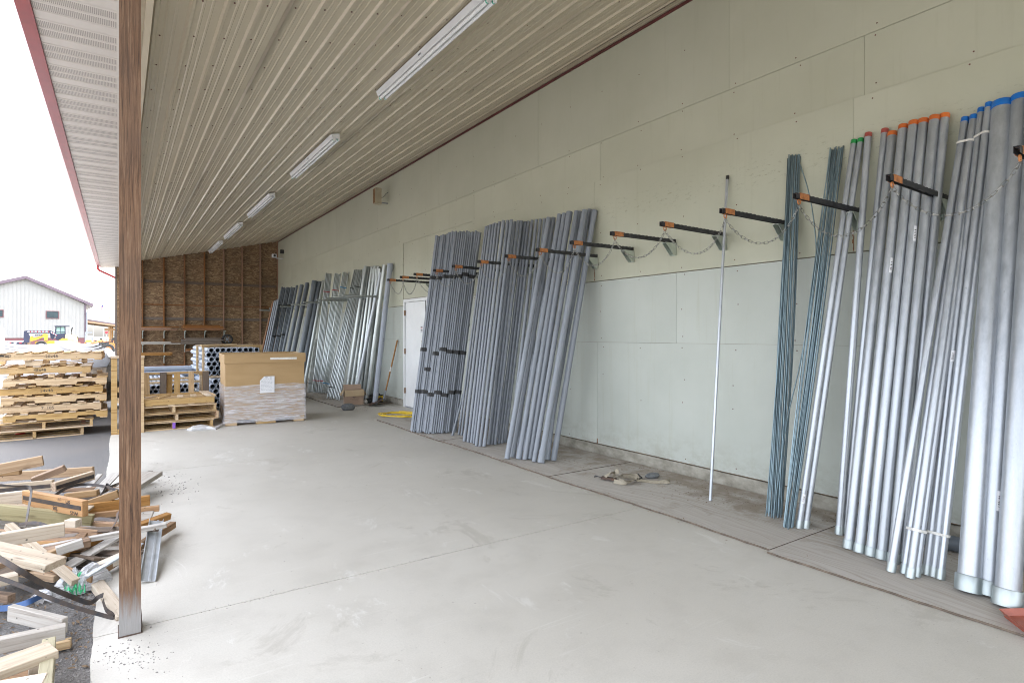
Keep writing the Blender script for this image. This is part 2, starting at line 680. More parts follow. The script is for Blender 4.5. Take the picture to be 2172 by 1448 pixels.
def panel_mat(name='painted_cement_board', ca=(0.425, 0.425, 0.33), cb=(0.46, 0.46, 0.365)):
    m, nt, bs = newmat(name)
    v = coords(nt, (1, 1, 1))
    f = noise(nt, v, 1.1, 5, 0.6)
    fine = noise(nt, v, 160, 2, 0.6)
    col = ramp(nt, f, [(0.35, ca), (0.65, cb)])
    st = noise(nt, coords(nt, (1, 9, 0.5)), 1.6, 6, 0.7)
    col = mix(nt, ramp(nt, st, [(0.56, 0.0), (0.74, 0.30)]), col, (0.345, 0.33, 0.235))
    sc = noise(nt, coords(nt, (1, 1.6, 7)), 3.3, 9, 0.8)
    col = mix(nt, ramp(nt, sc, [(0.665, 0.0), (0.70, 0.45)]), col, (0.29, 0.27, 0.21))
    tcz = nd(nt, 'ShaderNodeTexCoord')
    spz = nd(nt, 'ShaderNodeSeparateXYZ')
    nt.links.new(tcz.outputs['Object'], spz.inputs[0])
    band = ramp(nt, spz.outputs['Z'], [(0.0, 0.0), (0.5, 0.0)])
    mrz = nd(nt, 'ShaderNodeMapRange')
    mrz.inputs['From Min'].default_value = 2.72
    mrz.inputs['From Max'].default_value = 3.16
    nt.links.new(spz.outputs['Z'], mrz.inputs['Value'])
    band = ramp(nt, mrz.outputs[0], [(0.0, 0.0), (0.4, 1.0), (0.62, 1.0), (1.0, 0.0)])
    rub = noise(nt, coords(nt, (1, 5, 16), False), 2.2, 8, 0.8)
    col = mix(nt, mix(nt, band, (0, 0, 0), ramp(nt, rub, [(0.56, 0.0), (0.62, 0.55)])), col, (0.21, 0.195, 0.14))
    mrb = nd(nt, 'ShaderNodeMapRange')
    mrb.inputs['From Min'].default_value = 0.5
    mrb.inputs['From Max'].default_value = 0.14
    nt.links.new(spz.outputs['Z'], mrb.inputs['Value'])
    spl = noise(nt, coords(nt, (1, 1.5, 2.5), False), 3.0, 9, 0.75)
    col = mix(nt, mix(nt, mrb.outputs[0], (0, 0, 0), ramp(nt, spl, [(0.45, 0.0), (0.62, 0.45)])), col, (0.26, 0.235, 0.18))
    nt.links.new(randval(nt, col, 0.03), bs.inputs['Base Color'])
    bs.inputs['Roughness'].default_value = 0.5
    bump(nt, bs, fine, 0.05, 0.002)
    return m


M['panel'] = panel_mat()
M['panel_low'] = panel_mat('whiter_cement_board', (0.42, 0.445, 0.405), (0.46, 0.485, 0.445))
M['backing'] = simple('brown_joint', (0.16, 0.10, 0.055), (0.24, 0.14, 0.07), 9, rough=0.9)


def osb_mat():
    m, nt, bs = newmat('oriented_strand_board')
    v = coords(nt, (1.0, 1.0, 3.2))
    vo = nd(nt, 'ShaderNodeTexVoronoi')
    vo.inputs['Scale'].default_value = 14
    dv = nd(nt, 'ShaderNodeVectorMath', operation='ADD')
    nz = nd(nt, 'ShaderNodeTexNoise')
    nz.inputs['Scale'].default_value = 7
    nt.links.new(v, nz.inputs['Vector'])
    sc_ = nd(nt, 'ShaderNodeVectorMath', operation='SCALE')
    sc_.inputs['Scale'].default_value = 0.35
    nt.links.new(nz.outputs['Color'], sc_.inputs[0])
    nt.links.new(v, dv.inputs[0])
    nt.links.new(sc_.outputs[0], dv.inputs[1])
    nt.links.new(dv.outputs[0], vo.inputs['Vector'])
    sp = nd(nt, 'ShaderNodeSeparateColor')
    nt.links.new(vo.outputs['Color'], sp.inputs[0])
    col = ramp(nt, sp.outputs[0], [(0.0, (0.11, 0.062, 0.03)), (0.4, (0.19, 0.112, 0.055)), (0.7, (0.25, 0.155, 0.08)), (1.0, (0.37, 0.26, 0.145))])
    big = noise(nt, coords(nt, (1, 1, 1.4)), 1.3, 5)
    col = mix(nt, ramp(nt, big, [(0.5, 0.0), (0.7, 0.5)]), col, (0.055, 0.038, 0.024))
    nt.links.new(col, bs.inputs['Base Color'])
    bs.inputs['Roughness'].default_value = 0.65
    bump(nt, bs, sp.outputs[1], 0.3, 0.004)
    return m


M['osb'] = osb_mat()
M['ceil'] = simple('beige_steel', (0.51, 0.45, 0.335), (0.48, 0.42, 0.31), 1.5, rough=0.34, rnd=0.02, bmp=0.0)
M['soffit'] = simple('white_soffit', (0.66, 0.62, 0.58), (0.62, 0.58, 0.54), 2, rough=0.4, rnd=0.02, bmp=0)


def perf_mat():
    m, nt, bs = newmat('perforated_soffit')
    v = coords(nt, (1, 1, 0.0), False)
    ck = nd(nt, 'ShaderNodeTexVoronoi')
    ck.inputs['Scale'].default_value = 95
    ck.inputs['Randomness'].default_value = 0.0
    nt.links.new(v, ck.inputs['Vector'])
    col = ramp(nt, ck.outputs['Distance'], [(0.28, (0.14, 0.125, 0.11)), (0.36, (0.60, 0.56, 0.52))])
    nt.links.new(col, bs.inputs['Base Color'])
    bs.inputs['Roughness'].default_value = 0.45
    return m


M['perf'] = perf_mat()
M['red'] = simple('dark_red_trim', (0.33, 0.035, 0.05), (0.26, 0.03, 0.045), 5, rough=0.32, bmp=0.02)
M['brightred'] = simple('bright_red_paint', (0.5, 0.03, 0.035), None, 5, rough=0.4)
M['maroon'] = simple('maroon_trim', (0.12, 0.03, 0.03), (0.08, 0.025, 0.02), 6, rough=0.5)
M['rooftop'] = simple('roof_steel', (0.3, 0.05, 0.06), None, 3, rough=0.45)
M['white'] = simple('white_enamel', (0.78, 0.79, 0.80), (0.72, 0.73, 0.74), 3, rough=0.35, bmp=0.0)
M['tube'] = simple('frosted_tube', (0.82, 0.83, 0.84), (0.8, 0.81, 0.82), 2, rough=0.22, bmp=0)
M['greencap'] = simple('green_tube_end', (0.05, 0.42, 0.3), None, 9, rough=0.5)
M['beige'] = simple('beige_plastic', (0.42, 0.37, 0.27), (0.36, 0.31, 0.22), 6, rough=0.5)
M['black'] = simple('black_steel', (0.018, 0.018, 0.02), (0.05, 0.05, 0.052), 26, rough=0.42, metal=0.2, rough2=0.7)
M['blacktape'] = simple('black_tape', (0.006, 0.006, 0.007), (0.02, 0.02, 0.021), 60, rough=0.5, rough2=0.7, bmp=0.4)
M['rubber'] = simple('black_rubber', (0.02, 0.02, 0.02), (0.045, 0.043, 0.04), 12, rough=0.75)
M['orange'] = simple('worn_orange_paint', (0.46, 0.18, 0.06), (0.24, 0.09, 0.035), 28, rough=0.5, lo=0.45, hi=0.7)
M['capor'] = simple('orange_cap', (0.66, 0.17, 0.035), (0.56, 0.13, 0.03), 10, rough=0.4, rnd=0.1)
M['capred'] = simple('faded_red_cap', (0.38, 0.075, 0.055), (0.3, 0.06, 0.05), 10, rough=0.45)
M['capgr'] = simple('green_cap', (0.02, 0.3, 0.075), (0.015, 0.24, 0.06), 10, rough=0.4)
M['capbl'] = simple('blue_cap', (0.01, 0.16, 0.55), (0.01, 0.13, 0.45), 10, rough=0.35)
M['zip'] = simple('white_strap', (0.78, 0.76, 0.72), (0.6, 0.58, 0.54), 30, rough=0.5)


def galv(name, a, b, rough, scale=26, metal=1.0, rnd=0.1):
    m, nt, bs = newmat(name)
    v = coords(nt, (1, 1, 0.35))
    f = noise(nt, v, scale, 6, 0.7)
    lng = noise(nt, coords(nt, (6, 6, 0.5)), 2.0, 5)
    col = ramp(nt, f, [(0.32, a), (0.66, b)])
    col = mix(nt, ramp(nt, lng, [(0.45, 0.0), (0.7, 0.45)]), col, tuple(x * 0.72 for x in a))
    dk = noise(nt, coords(nt, (3, 3, 1.5)), 14, 5, 0.8)
    col = mix(nt, ramp(nt, dk, [(0.645, 0.0), (0.70, 0.6)]), col, (0.12, 0.12, 0.125))
    nt.links.new(randval(nt, col, rnd), bs.inputs['Base Color'])
    bs.inputs['Metallic'].default_value = metal
    nt.links.new(ramp(nt, f, [(0.3, rough), (0.7, rough + 0.18)]), bs.inputs['Roughness'])
    bump(nt, bs, f, 0.08, 0.002)
    return m


M['galv'] = galv('galvanised_steel', (0.37, 0.395, 0.43), (0.50, 0.525, 0.56), 0.3, 26, 0.6)
M['coupling'] = galv('bright_zinc', (0.33, 0.37, 0.375), (0.43, 0.47, 0.47), 0.34, 12, 0.7)
M['emt'] = galv('thin_wall_conduit', (0.42, 0.45, 0.45), (0.56, 0.59, 0.58), 0.34, 18, 0.85, 0.2)
M['rod'] = galv('zinc_rod', (0.17, 0.235, 0.27), (0.26, 0.335, 0.37), 0.42, 60, 0.9, 0.35)
M['link'] = galv('zinc_chain', (0.24, 0.24, 0.225), (0.40, 0.40, 0.38), 0.3, 40)
M['bracket'] = galv('zinc_bracket', (0.50, 0.55, 0.50), (0.62, 0.66, 0.61), 0.4, 20, 0.8)
M['lightmetal'] = simple('grey_metal_channel', (0.52, 0.54, 0.56), (0.42, 0.44, 0.46), 9, rough=0.45, metal=0.6)


def pvc_mat(name, a, b, rnd):
    m, nt, bs = newmat(name)
    v = coords(nt, (1, 1, 0.25))
    f = noise(nt, v, 7, 6, 0.65)
    col = ramp(nt, f, [(0.35, a), (0.68, b)])
    tc = nd(nt, 'ShaderNodeTexCoord')
    sp = nd(nt, 'ShaderNodeSeparateXYZ')
    nt.links.new(tc.outputs['Object'], sp.inputs[0])
    at = nd(nt, 'ShaderNodeMath', operation='ARCTAN2')
    nt.links.new(sp.outputs['Y'], at.inputs[0])
    nt.links.new(sp.outputs['X'], at.inputs[1])
    oi = nd(nt, 'ShaderNodeObjectInfo')
    ma = nd(nt, 'ShaderNodeMath', operation='MULTIPLY_ADD')
    nt.links.new(oi.outputs['Random'], ma.inputs[0])
    ma.inputs[1].default_value = -3.4
    nt.links.new(at.outputs[0], ma.inputs[2])
    ab = nd(nt, 'ShaderNodeMath', operation='ADD')
    nt.links.new(ma.outputs[0], ab.inputs[0])
    ab.inputs[1].default_value = 3.2
    ab2 = nd(nt, 'ShaderNodeMath', operation='ABSOLUTE')
    nt.links.new(ab.outputs[0], ab2.inputs[0])
    band = ramp(nt, ab2.outputs[0], [(0.10, 1.0), (0.14, 0.0)])
    cmb = nd(nt, 'ShaderNodeCombineXYZ')
    nt.links.new(sp.outputs['Z'], cmb.inputs[2])
    nt.links.new(oi.outputs['Random'], cmb.inputs[0])
    let = noise(nt, cmb.outputs[0], 60, 2)
    grp = noise(nt, cmb.outputs[0], 2.6, 1)
    msk = mix(nt, ramp(nt, let, [(0.52, 0.0), (0.54, 1.0)]), (0, 0, 0), ramp(nt, grp, [(0.53, 0.0), (0.56, 0.85)]))
    msk = mix(nt, band, (0, 0, 0), msk)
    col = mix(nt, msk, col, (0.05, 0.05, 0.06))
    nt.links.new(randval(nt, col, rnd), bs.inputs['Base Color'])
    nt.links.new(ramp(nt, f, [(0.3, 0.36), (0.7, 0.52)]), bs.inputs['Roughness'])
    bump(nt, bs, f, 0.05, 0.002)
    return m


M['pvc'] = pvc_mat('grey_plastic', (0.20, 0.22, 0.252), (0.25, 0.272, 0.308), 0.10)
M['pvcblue'] = pvc_mat('pale_blue_grey_plastic', (0.34, 0.38, 0.45), (0.42, 0.46, 0.52), 0.08)
M['pvcdark'] = pvc_mat('dark_grey_plastic', (0.12, 0.14, 0.165), (0.16, 0.18, 0.205), 0.12)


def ply_mat():
    m, nt, bs = newmat('weathered_plywood')
    warp = nd(nt, 'ShaderNodeTexNoise')
    warp.inputs['Scale'].default_value = 1.3
    warp.inputs['Detail'].default_value = 3
    v0 = coords(nt, (1, 0.35, 1))
    nt.links.new(v0, warp.inputs['Vector'])
    sc_ = nd(nt, 'ShaderNodeVectorMath', operation='SCALE')
    sc_.inputs['Scale'].default_value = 0.8
    nt.links.new(warp.outputs['Color'], sc_.inputs[0])
    ad = nd(nt, 'ShaderNodeVectorMath', operation='ADD')
    nt.links.new(v0, ad.inputs[0])
    nt.links.new(sc_.outputs[0], ad.inputs[1])
    mp = nd(nt, 'ShaderNodeMapping')
    mp.inputs['Scale'].default_value = (30, 1.3, 1)
    nt.links.new(ad.outputs[0], mp.inputs['Vector'])
    g = noise(nt, mp.outputs[0], 1.5, 6, 0.62, 0.3)
    col = ramp(nt, g, [(0.30, (0.30, 0.262, 0.22)), (0.45, (0.40, 0.365, 0.325)), (0.62, (0.45, 0.42, 0.385))])
    f = noise(nt, coords(nt, (50, 2.0, 1)), 2.2, 5, 0.75)
    col = mix(nt, ramp(nt, f, [(0.52, 0.0), (0.66, 0.25)]), col, (0.20, 0.165, 0.135))
    d = noise(nt, coords(nt, (1, 1, 1)), 2.1, 8, 0.72)
    tc = nd(nt, 'ShaderNodeTexCoord')
    sp = nd(nt, 'ShaderNodeSeparateXYZ')
    nt.links.new(tc.outputs['Object'], sp.inputs[0])
    ma = nd(nt, 'ShaderNodeMath', operation='MULTIPLY_ADD')
    nt.links.new(sp.outputs['X'], ma.inputs[0])
    ma.inputs[1].default_value = 0.20
    nt.links.new(d, ma.inputs[2])
    col = mix(nt, ramp(nt, ma.outputs[0], [(0.50, 0.0), (0.64, 0.75)]), col, (0.225, 0.18, 0.13))
    nt.links.new(col, bs.inputs['Base Color'])
    bs.inputs['Roughness'].default_value = 0.85
    bump(nt, bs, g, 0.3, 0.003)
    return m


M['ply'] = ply_mat()
M['curb'] = simple('rough_concrete', (0.36, 0.34, 0.29), (0.19, 0.175, 0.14), 6, (1, 1, 1.6), rough=0.85, bmp=0.5, detail=9, bd=0.01)
M['card'] = simple('brown_cardboard', (0.43, 0.285, 0.14), (0.39, 0.255, 0.12), 2.5, (1, 1, 4), rough=0.75, rnd=0.03)
M['card_in'] = simple('cardboard_inside', (0.46, 0.35, 0.22), (0.42, 0.31, 0.19), 4, rough=0.8)
M['card_pink'] = simple('small_box_cardboard', (0.42, 0.30, 0.22), (0.37, 0.26, 0.19), 4, rough=0.75)
M['paper'] = simple('white_paper', (0.78, 0.78, 0.8), (0.72, 0.72, 0.75), 10, rough=0.6)
M['ink'] = simple('black_ink', (0.03, 0.03, 0.035), None, 30, rough=0.8)
M['greyink'] = simple('faded_ink', (0.2, 0.14, 0.1), None, 30, rough=0.8)


def wrap_mat(name, tint, al):
    m, nt, bs = newmat(name)
    f = noise(nt, coords(nt, (1.0, 1.0, 17)), 2.4, 8, 0.72, 1.6)
    bs.inputs['Base Color'].default_value = (*tint, 1)
    bs.inputs['Roughness'].default_value = 0.16
    nt.links.new(ramp(nt, f, [(0.42, al * (0.35 if al < .6 else .75)), (0.62, al * 1.5)]), bs.inputs['Alpha'])
    bump(nt, bs, f, 0.9, 0.02)
    return m


M['wrap'] = wrap_mat('stretch_film', (0.82, 0.82, 0.87), 0.53)
M['bag'] = wrap_mat('clear_plastic_bag', (0.78, 0.78, 0.8), 0.62)
M['plyedge'] = simple('plywood_edge', (0.16, 0.125, 0.095), (0.09, 0.07, 0.055), 14, rough=0.9)
M['greenplastic'] = simple('green_plastic', (0.08, 0.55, 0.25), None, 8, rough=0.4)
M['stone'] = simple('grey_stone', (0.17, 0.18, 0.185), (0.11, 0.115, 0.12), 30, rough=0.85, bmp=0.5)
M['pebble'] = simple('gravel', (0.16, 0.15, 0.145), (0.3, 0.28, 0.26), 40, rough=0.9, rnd=0.3)
M['leaf'] = simple('dry_litter', (0.13, 0.085, 0.05), (0.22, 0.15, 0.09), 40, rough=0.9)
M['yellowcord'] = simple('yellow_cord', (0.72, 0.5, 0.02), (0.62, 0.42, 0.02), 20, rough=0.45)
M['webbing'] = simple('tan_webbing', (0.36, 0.32, 0.25), (0.28, 0.245, 0.185), 40, rough=0.8, bmp=0.3)
M['rust'] = simple('rusty_steel', (0.13, 0.075, 0.05), (0.07, 0.055, 0.05), 22, rough=0.7, metal=0.3)
M['strap'] = simple('steel_strapping', (0.045, 0.045, 0.05), (0.10, 0.075, 0.06), 22, rough=0.42, metal=0.5, rough2=0.65)
M['bluestrap'] = simple('blue_strapping', (0.05, 0.12, 0.3), None, 14, rough=0.4)
M['conered'] = simple('orange_red_plastic', (0.36, 0.10, 0.065), (0.27, 0.075, 0.05), 9, rough=0.35)
M['whiteplastic'] = simple('white_sheet', (0.78, 0.79, 0.82), (0.72, 0.73, 0.77), 2, rough=0.4)
M['siding'] = simple('grey_white_siding', (0.29, 0.285, 0.272), (0.27, 0.265, 0.252), 0.6, rough=0.45, rnd=0)
M['wain'] = simple('maroon_siding', (0.16, 0.06, 0.065), None, 1, rough=0.5)
M['violet'] = simple('plum_trim', (0.13, 0.095, 0.12), None, 1, rough=0.4)
M['yellow'] = simple('machine_yellow', (0.68, 0.40, 0.05), (0.58, 0.34, 0.04), 2, rough=0.4)
M['palyellow'] = simple('pale_yellow', (0.78, 0.60, 0.27), None, 2, rough=0.4)
M['torange'] = simple('tractor_orange', (0.68, 0.19, 0.05), None, 2, rough=0.4)
M['navy'] = simple('dark_navy_paint', (0.025, 0.03, 0.06), None, 2, rough=0.4)
M['greymetal'] = simple('grey_metal', (0.30, 0.32, 0.35), (0.22, 0.24, 0.27), 3, rough=0.45, metal=0.3)
M['flagblue'] = simple('flag_blue', (0.04, 0.05, 0.2), None, 2, rough=0.7)
M['flagred'] = simple('flag_red', (0.5, 0.05, 0.06), None, 2, rough=0.7)
M['purple'] = simple('purple_paint', (0.24, 0.1, 0.5), None, 9, rough=0.6)
M['bluepaint'] = simple('blue_paint', (0.03, 0.24, 0.5), None, 9, rough=0.6)
M['grassmat'] = simple('grass_blades', (0.10, 0.17, 0.04), (0.15, 0.2, 0.07), 3, rough=0.8)


def glass_mat(name, tint):
    m, nt, bs = newmat(name)
    f = noise(nt, coords(nt, (1, 1, 1)), 1.2, 5)
    nt.links.new(ramp(nt, f, [(0.35, tint), (0.65, tuple(x * 1.5 for x in tint))]), bs.inputs['Base Color'])
    bs.inputs['Roughness'].default_value = 0.06
    return m


M['cabglass'] = glass_mat('tinted_cab_glass', (0.22, 0.33, 0.29))
M['darkglass'] = glass_mat('dark_window_glass', (0.03, 0.045, 0.05))

# ================================================================== SETTING
Y0, Y1, XW = -5.4, 22.4, 4.84          # open end behind the camera, closed end, face of the long wall
SLOPE = 0.239
SA = math.atan(SLOPE)


def zc(x):
    return 3.77 + SLOPE * (x - 0.05)


g = MB()
g.box2((-400, -60, -0.4), (500, 700, -0.075))
tag(g.build('ground', M['dirt']), kind='structure')
g = MB()
g.box2((-60, -30, -0.3), (-0.05, 120, -0.03))
tag(g.build('asphalt_yard', M['asphalt']), kind='structure')

slabs = place('concrete_floor', None, (2.4, 9.9, 0))
tag(slabs, kind='structure')
ed = [Y0, -4.2, -0.38, 3.445, 7.27, 11.09, 14.9, 18.7, Y1 + 0.15]
for a, b in zip(ed, ed[1:]):
    s = MB()
    n = 70
    pts = [(4.90, a + 0.003, 0), (4.90, b - 0.003, 0)]
    for k in range(n + 1):
        y = b - 0.003 - (b - a - 0.006) * k / n
        pts.append((-0.098 + random.uniform(-0.005, 0.005) + 0.008 * math.sin(y * 3.1), y, 0))
    s.prism(pts, (0, 0, -0.16), (0, 0, 0))
    s.build('slab', M['concrete'], slabs)
j = MB()
for y in ed[1:-1]:
    j.box2((-0.08, y - 0.0028, -0.1), (4.88, y + 0.0028, -0.006))
tag(j.build('joint_filler', M['leaf'], slabs), kind='stuff')

# ---- long wall: rough concrete foot, brown backing, painted boards
wall = thing('storage_wall', 'long pale green-white wall of painted boards above a low concrete foot', 'wall', (XW, 10, 0))
w = MB()
w.box2((XW + 0.03, Y0, 0.13), (XW + 0.2, 9.95, 5.06))
w.box2((XW + 0.03, 11.0, 0.13), (XW + 0.2, Y1 + 0.14, 5.06))
w.box2((XW + 0.03, 9.95, 2.19), (XW + 0.2, 11.0, 5.06))
w.box2((XW + 0.10, 9.95, 0.0), (XW + 0.2, 11.0, 2.19))
w.build('backing', M['backing'], wall)
for a, b in ((Y0, -3.6), (-3.6, -0.4), (-0.4, 2.95), (2.95, 6.3), (6.3, 9.955)):
    MB().box2((XW + 0.012, a + 0.002, -0.05), (XW + 0.21, b - 0.002, 0.127)).build('concrete_foot', M['curb'], wall)
for a, b in ((11.045, 14.2), (14.2, 18.0), (18.0, Y1)):
    MB().box2((XW + 0.012, a + 0.002, -0.05), (XW + 0.21, b - 0.002, 0.127)).build('concrete_foot', M['curb'], wall)


def sheets(edges, z0, z1, proud=0.0, gap=0.0011, m='panel'):
    for a, b in zip(edges, edges[1:]):
        q = MB()
        q.box2((XW - proud, a + gap, z0 + gap), (XW + 0.029, b - gap, z1 - gap))
        q.build('wall_panel', M[m], wall)


sheets([Y0, -3.9, -0.85, 2.2, 5.25, 8.3, 9.93], 0.142, 1.377, m='panel_low')
sheets([11.06, 13.3, 16.35, 19.4, Y1], 0.142, 1.377, m='panel_low')
sheets([Y0, -2.05, 1.0, 4.04, 7.1, 9.93], 1.377, 2.116, m='panel_low')
sheets([11.06, 14.1, 17.1, 20.2, Y1], 1.377, 2.06, m='panel_low')
sheets([Y0, -3.8, -0.78, 2.27, 5.29, 8.27], 2.121, 3.341, 0.010)
sheets([8.27, 9.93], 2.118, 3.341)
sheets([9.93, 11.06], 2.20, 3.341)
sheets([11.06, 14.1, 17.1, 20.1, Y1], 2.066, 3.341, 0.010)
sheets([Y0, -3.9, -0.85, 2.19, 5.2, 8.2, 11.3, 14.3, 17.4, 20.4, Y1], 3.343, 3.81)
sheets([Y0, -2.7, 0.36, 3.4, 6.45, 9.5, 12.5, 15.5, 18.6, Y1], 3.812, 4.95)
# lip of brown wood showing along the bottom of the proud course and rusty drips under the seams
sh = MB()
for y in [Y0 + 0.2 + k * 0.61 for k in range(46)]:
    for z in (0.19, 0.75, 1.0, 1.33, 1.43, 1.75, 2.08, 2.17, 2.7, 3.3, 3.39, 3.77, 3.86, 4.4):
        if 9.85 < y < 11.1 and z < 2.25:
            continue
        if random.random() < 0.12:
            continue
        xx = XW - (0.010 if 2.12 < z < 3.34 and not 8.27 < y < 11.06 else 0)
        yy, zz = y + random.uniform(-.03, .03), z + random.uniform(-.02, .02)
        sh.cyl((xx + 0.002, yy, zz), (xx - 0.0015, yy, zz), 0.0062, 6)
tag(sh.build('screw_heads', M['maroon'], wall), kind='stuff')
stn = MB()
for (y, z0, z1, wd) in ((2.27, 2.13, 2.55, 0.016), (5.29, 2.13, 2.42, 0.014), (5.25, 0.145, 0.2, 0.006)):
    p = [(0, y + random.uniform(-wd, wd) * .4, z0 + (z1 - z0) * k / 14) for k in range(15)]
    for k in range(14):
        ww = wd * random.uniform(0.3, 1.0) * (1.5 if k == 0 else 1)
        stn.box2((XW - 0.0112, p[k][1] - ww / 2, p[k][2]), (XW - 0.0108 + 0.012, p[k][1] + ww / 2, p[k + 1][2] + 0.001))
tag(stn.build('torn_seam', M['stud'], wall), label='torn brown seam where board paper has peeled', kind='stuff')
MB().box2((XW - 0.012, Y0, 4.872), (XW - 0.001, Y1, 4.905)).build('top_trim', M['maroon'], wall)

# ---- closed end: strand board on studs
endw = thing('end_wall', 'bare dark strand board end wall with brown studs', 'wall', (2.4, Y1, 0))
xs = [-0.05] + [0.04 + 0.6 * k for k in range(1, 9)] + [XW]
zrows = [0.0, 1.22, 2.44, 3.28]
for i in range(0, 9, 2):
    a, b = xs[i], xs[min(i + 2, 9)]
    for z0, z1 in zip(zrows, zrows[1:]):
        MB().box2((a + .002, Y1 + 0.09, z0 + .002), (b - .002, Y1 + 0.105, z1 - .002)).build('strand_board', M['osb'], endw)
    q = MB()
    y0_, y1_ = Y1 + 0.09, Y1 + 0.105
    poly = [Vector((a + .002, y0_, 3.282)), Vector((b - .002, y0_, 3.282)), Vector((b - .002, y0_, zc(b) + 0.02)), Vector((a + .002, y0_, zc(a) + 0.02))]
    q.prism(poly, (0, 0, 0), (0, 0.015, 0)).build('strand_board', M['osb'], endw)
MB().box2((-0.1, Y1 + 0.11, 0), (XW + 0.05, Y1 + 0.14, 4.0)).build('sheathing', M['darkwood'], endw)
for k in range(9):
    x = 0.04 + 0.6 * k
    b = zc(x) - 0.002
    me = board_mesh(b, 0.12, 0.038, M['stud'])
    o = place('stud', me, (x - 2.4, 0.028, b / 2), Matrix(((0, 0, 1), (0, 1, 0), (1, 0, 0))), endw)
    if k < 8:
        for z, t in ((2.48, 0.035), (0.45, 0.035)):
            place('blocking', board_mesh(0.558, 0.05, t, M['stud']), (x + 0.3 - 2.4, 0.064, z), None, endw)
for z0 in (3.25, 2.02):
    place('stain_rail', board_mesh(4.75, 0.012, 0.09, M['darkwood']), (0.02, 0.083, z0), None, endw)

# ---- roof: beige steel ceiling sheets, soffit, fascia, gutter, roof skin
roof = thing('lean_to_roof', 'sloping lean-to roof with ribbed beige steel ceiling and dark red gutter', 'roof', (2.4, 10, 3.7))
ca, sa = math.cos(SA), math.sin(SA)


def ceil_sheet(L, W):
    prof = []
    s = 0.0
    k = 0
    while s < W - 1e-6:
        prof += [(s, 0), (s + 0.010, 0), (s + 0.022, -0.020), (s + 0.044, -0.020), (s + 0.056, 0)]
        for c in (0.108, 0.168):
            prof += [(s + c - 0.012, 0), (s + c - 0.006, -0.0042), (s + c + 0.006, -0.0042), (s + c + 0.012, 0)]
        s += 0.2286
        k += 1
    prof.append((W, 0))
    prof = [q for q in prof if q[0] <= W + 1e-6]
    b = MB()
    n = len(prof)
    vs = [(p, 0, q) for p, q in prof] + [(p, L, q) for p, q in prof]
    b.add(vs, [(i, i + 1, n + i + 1, n + i) for i in range(n - 1)])
    return b.mesh('ceiling_panel', M['ceil'])


rows = [Y0, -4.65, -0.9, 2.85, 6.6, 10.35, 14.1, 17.85, Y1 + 0.085]
cm = {}
for ri, (a, b) in enumerate(zip(rows, rows[1:])):
    for c in range(6):
        W = 0.9144 if c < 5 else 0.33
        s0 = 0.9144 * c
        key = (round(b - a, 2), W)
        if key not in cm:
            cm[key] = ceil_sheet(b - a + 0.03, W + (0.05 if c < 5 else 0))
        x, z = 0.19 + s0 * ca, zc(0.19) + s0 * sa
        o = place('ceiling_panel', cm[key], (x - 2.4, a - 10, z - 3.7 + (0.0012 if ri % 2 else 0)), (0, -SA, 0), roof)
sc_ = MB()
y = Y0 + 0.35
while y < Y1:
    for c in range(22):
        s = 0.2286 * c + 0.080 + random.uniform(-.012, .012)
        x, z = 0.19 + s * ca, zc(0.19) + s * sa
        if x > 4.8:
            continue
        yy = y + random.uniform(-.012, .012)
        sc_.cyl((x, yy, z + .003), (x + sa * .005, yy, z - .005), 0.0065, 6)
    y += 0.61
tag(sc_.build('screw_heads', M['maroon'], roof), kind='stuff')
# soffit under the eave, one 0.406 m piece after the other
ms = MB()
def sstrip(y0, y1, z0, z1, mi):
    ms.add([(-0.48, y0, z0), (-0.01, y0, z0), (-0.01, y1, z1), (-0.48, y1, z1)], [(0, 1, 2, 3)], mi)
for k in range(3):
    o0 = 0.1353 * k
    pm = 0 if k == 2 else 1
    sstrip(o0, o0 + .008, 0.0, 0.010, 0)
    sstrip(o0 + .008, o0 + .014, 0.010, 0.010, 0)
    sstrip(o0 + .014, o0 + .022, 0.010, 0.0, 0)
    sstrip(o0 + .022, o0 + .040, 0.0, 0.0, 0)
    sstrip(o0 + .040, o0 + .1353, 0.0, 0.0, pm)
sm = ms.mesh('soffit_panel', [M['soffit'], M['perf']])
k = 0
y = Y0
while y < Y1 + 0.5:
    place('soffit_panel', sm, (-2.4, y - 10, 3.66 - 3.7), None, roof)
    y += 0.406
YE = Y1 + 0.55
MB().box2((-0.012, Y0, 3.652), (0.02, YE, 3.672)).build('soffit_trim', M['soffit'], roof)
MB().box2((0.0, Y0, 3.68), (0.186, YE, 3.9)).build('eave_beam', M['beige'], roof)
MB().box2((0.150, Y0, 3.64), (0.19, YE, 3.679)).build('beam_trim', M['ceil'], roof)
MB().box2((-0.502, Y0, 3.645), (-0.482, YE, 3.82)).build('fascia', M['red'], roof)
gt = MB()
prof = [(-0.506, 3.80), (-0.506, 3.675), (-0.575, 3.675), (-0.612, 3.735), (-0.617, 3.80), (-0.61, 3.80), (-0.605, 3.737), (-0.572, 3.681), (-0.512, 3.681), (-0.512, 3.80)]
gt.prism([Vector((x, 0, z)) for x, z in prof], (0, Y0, 0), (0, YE, 0))
gt.build('gutter', M['red'], roof)
MB().box2((-0.625, Y0, 3.803), (-0.5, YE, 3.815)).build('drip_edge', M['white'], roof)
sk = MB()
sk.prism([Vector((-0.5, 0, 3.83)), Vector((5.3, 0, 3.83 + 5.8 * SLOPE + .04)), Vector((5.3, 0, 3.91 + 5.8 * SLOPE + .04)), Vector((-0.56, 0, 3.9))], (0, Y0 - .2, 0), (0, YE, 0))
sk.build('roof_skin', M['rooftop'], roof)
ds = MB()
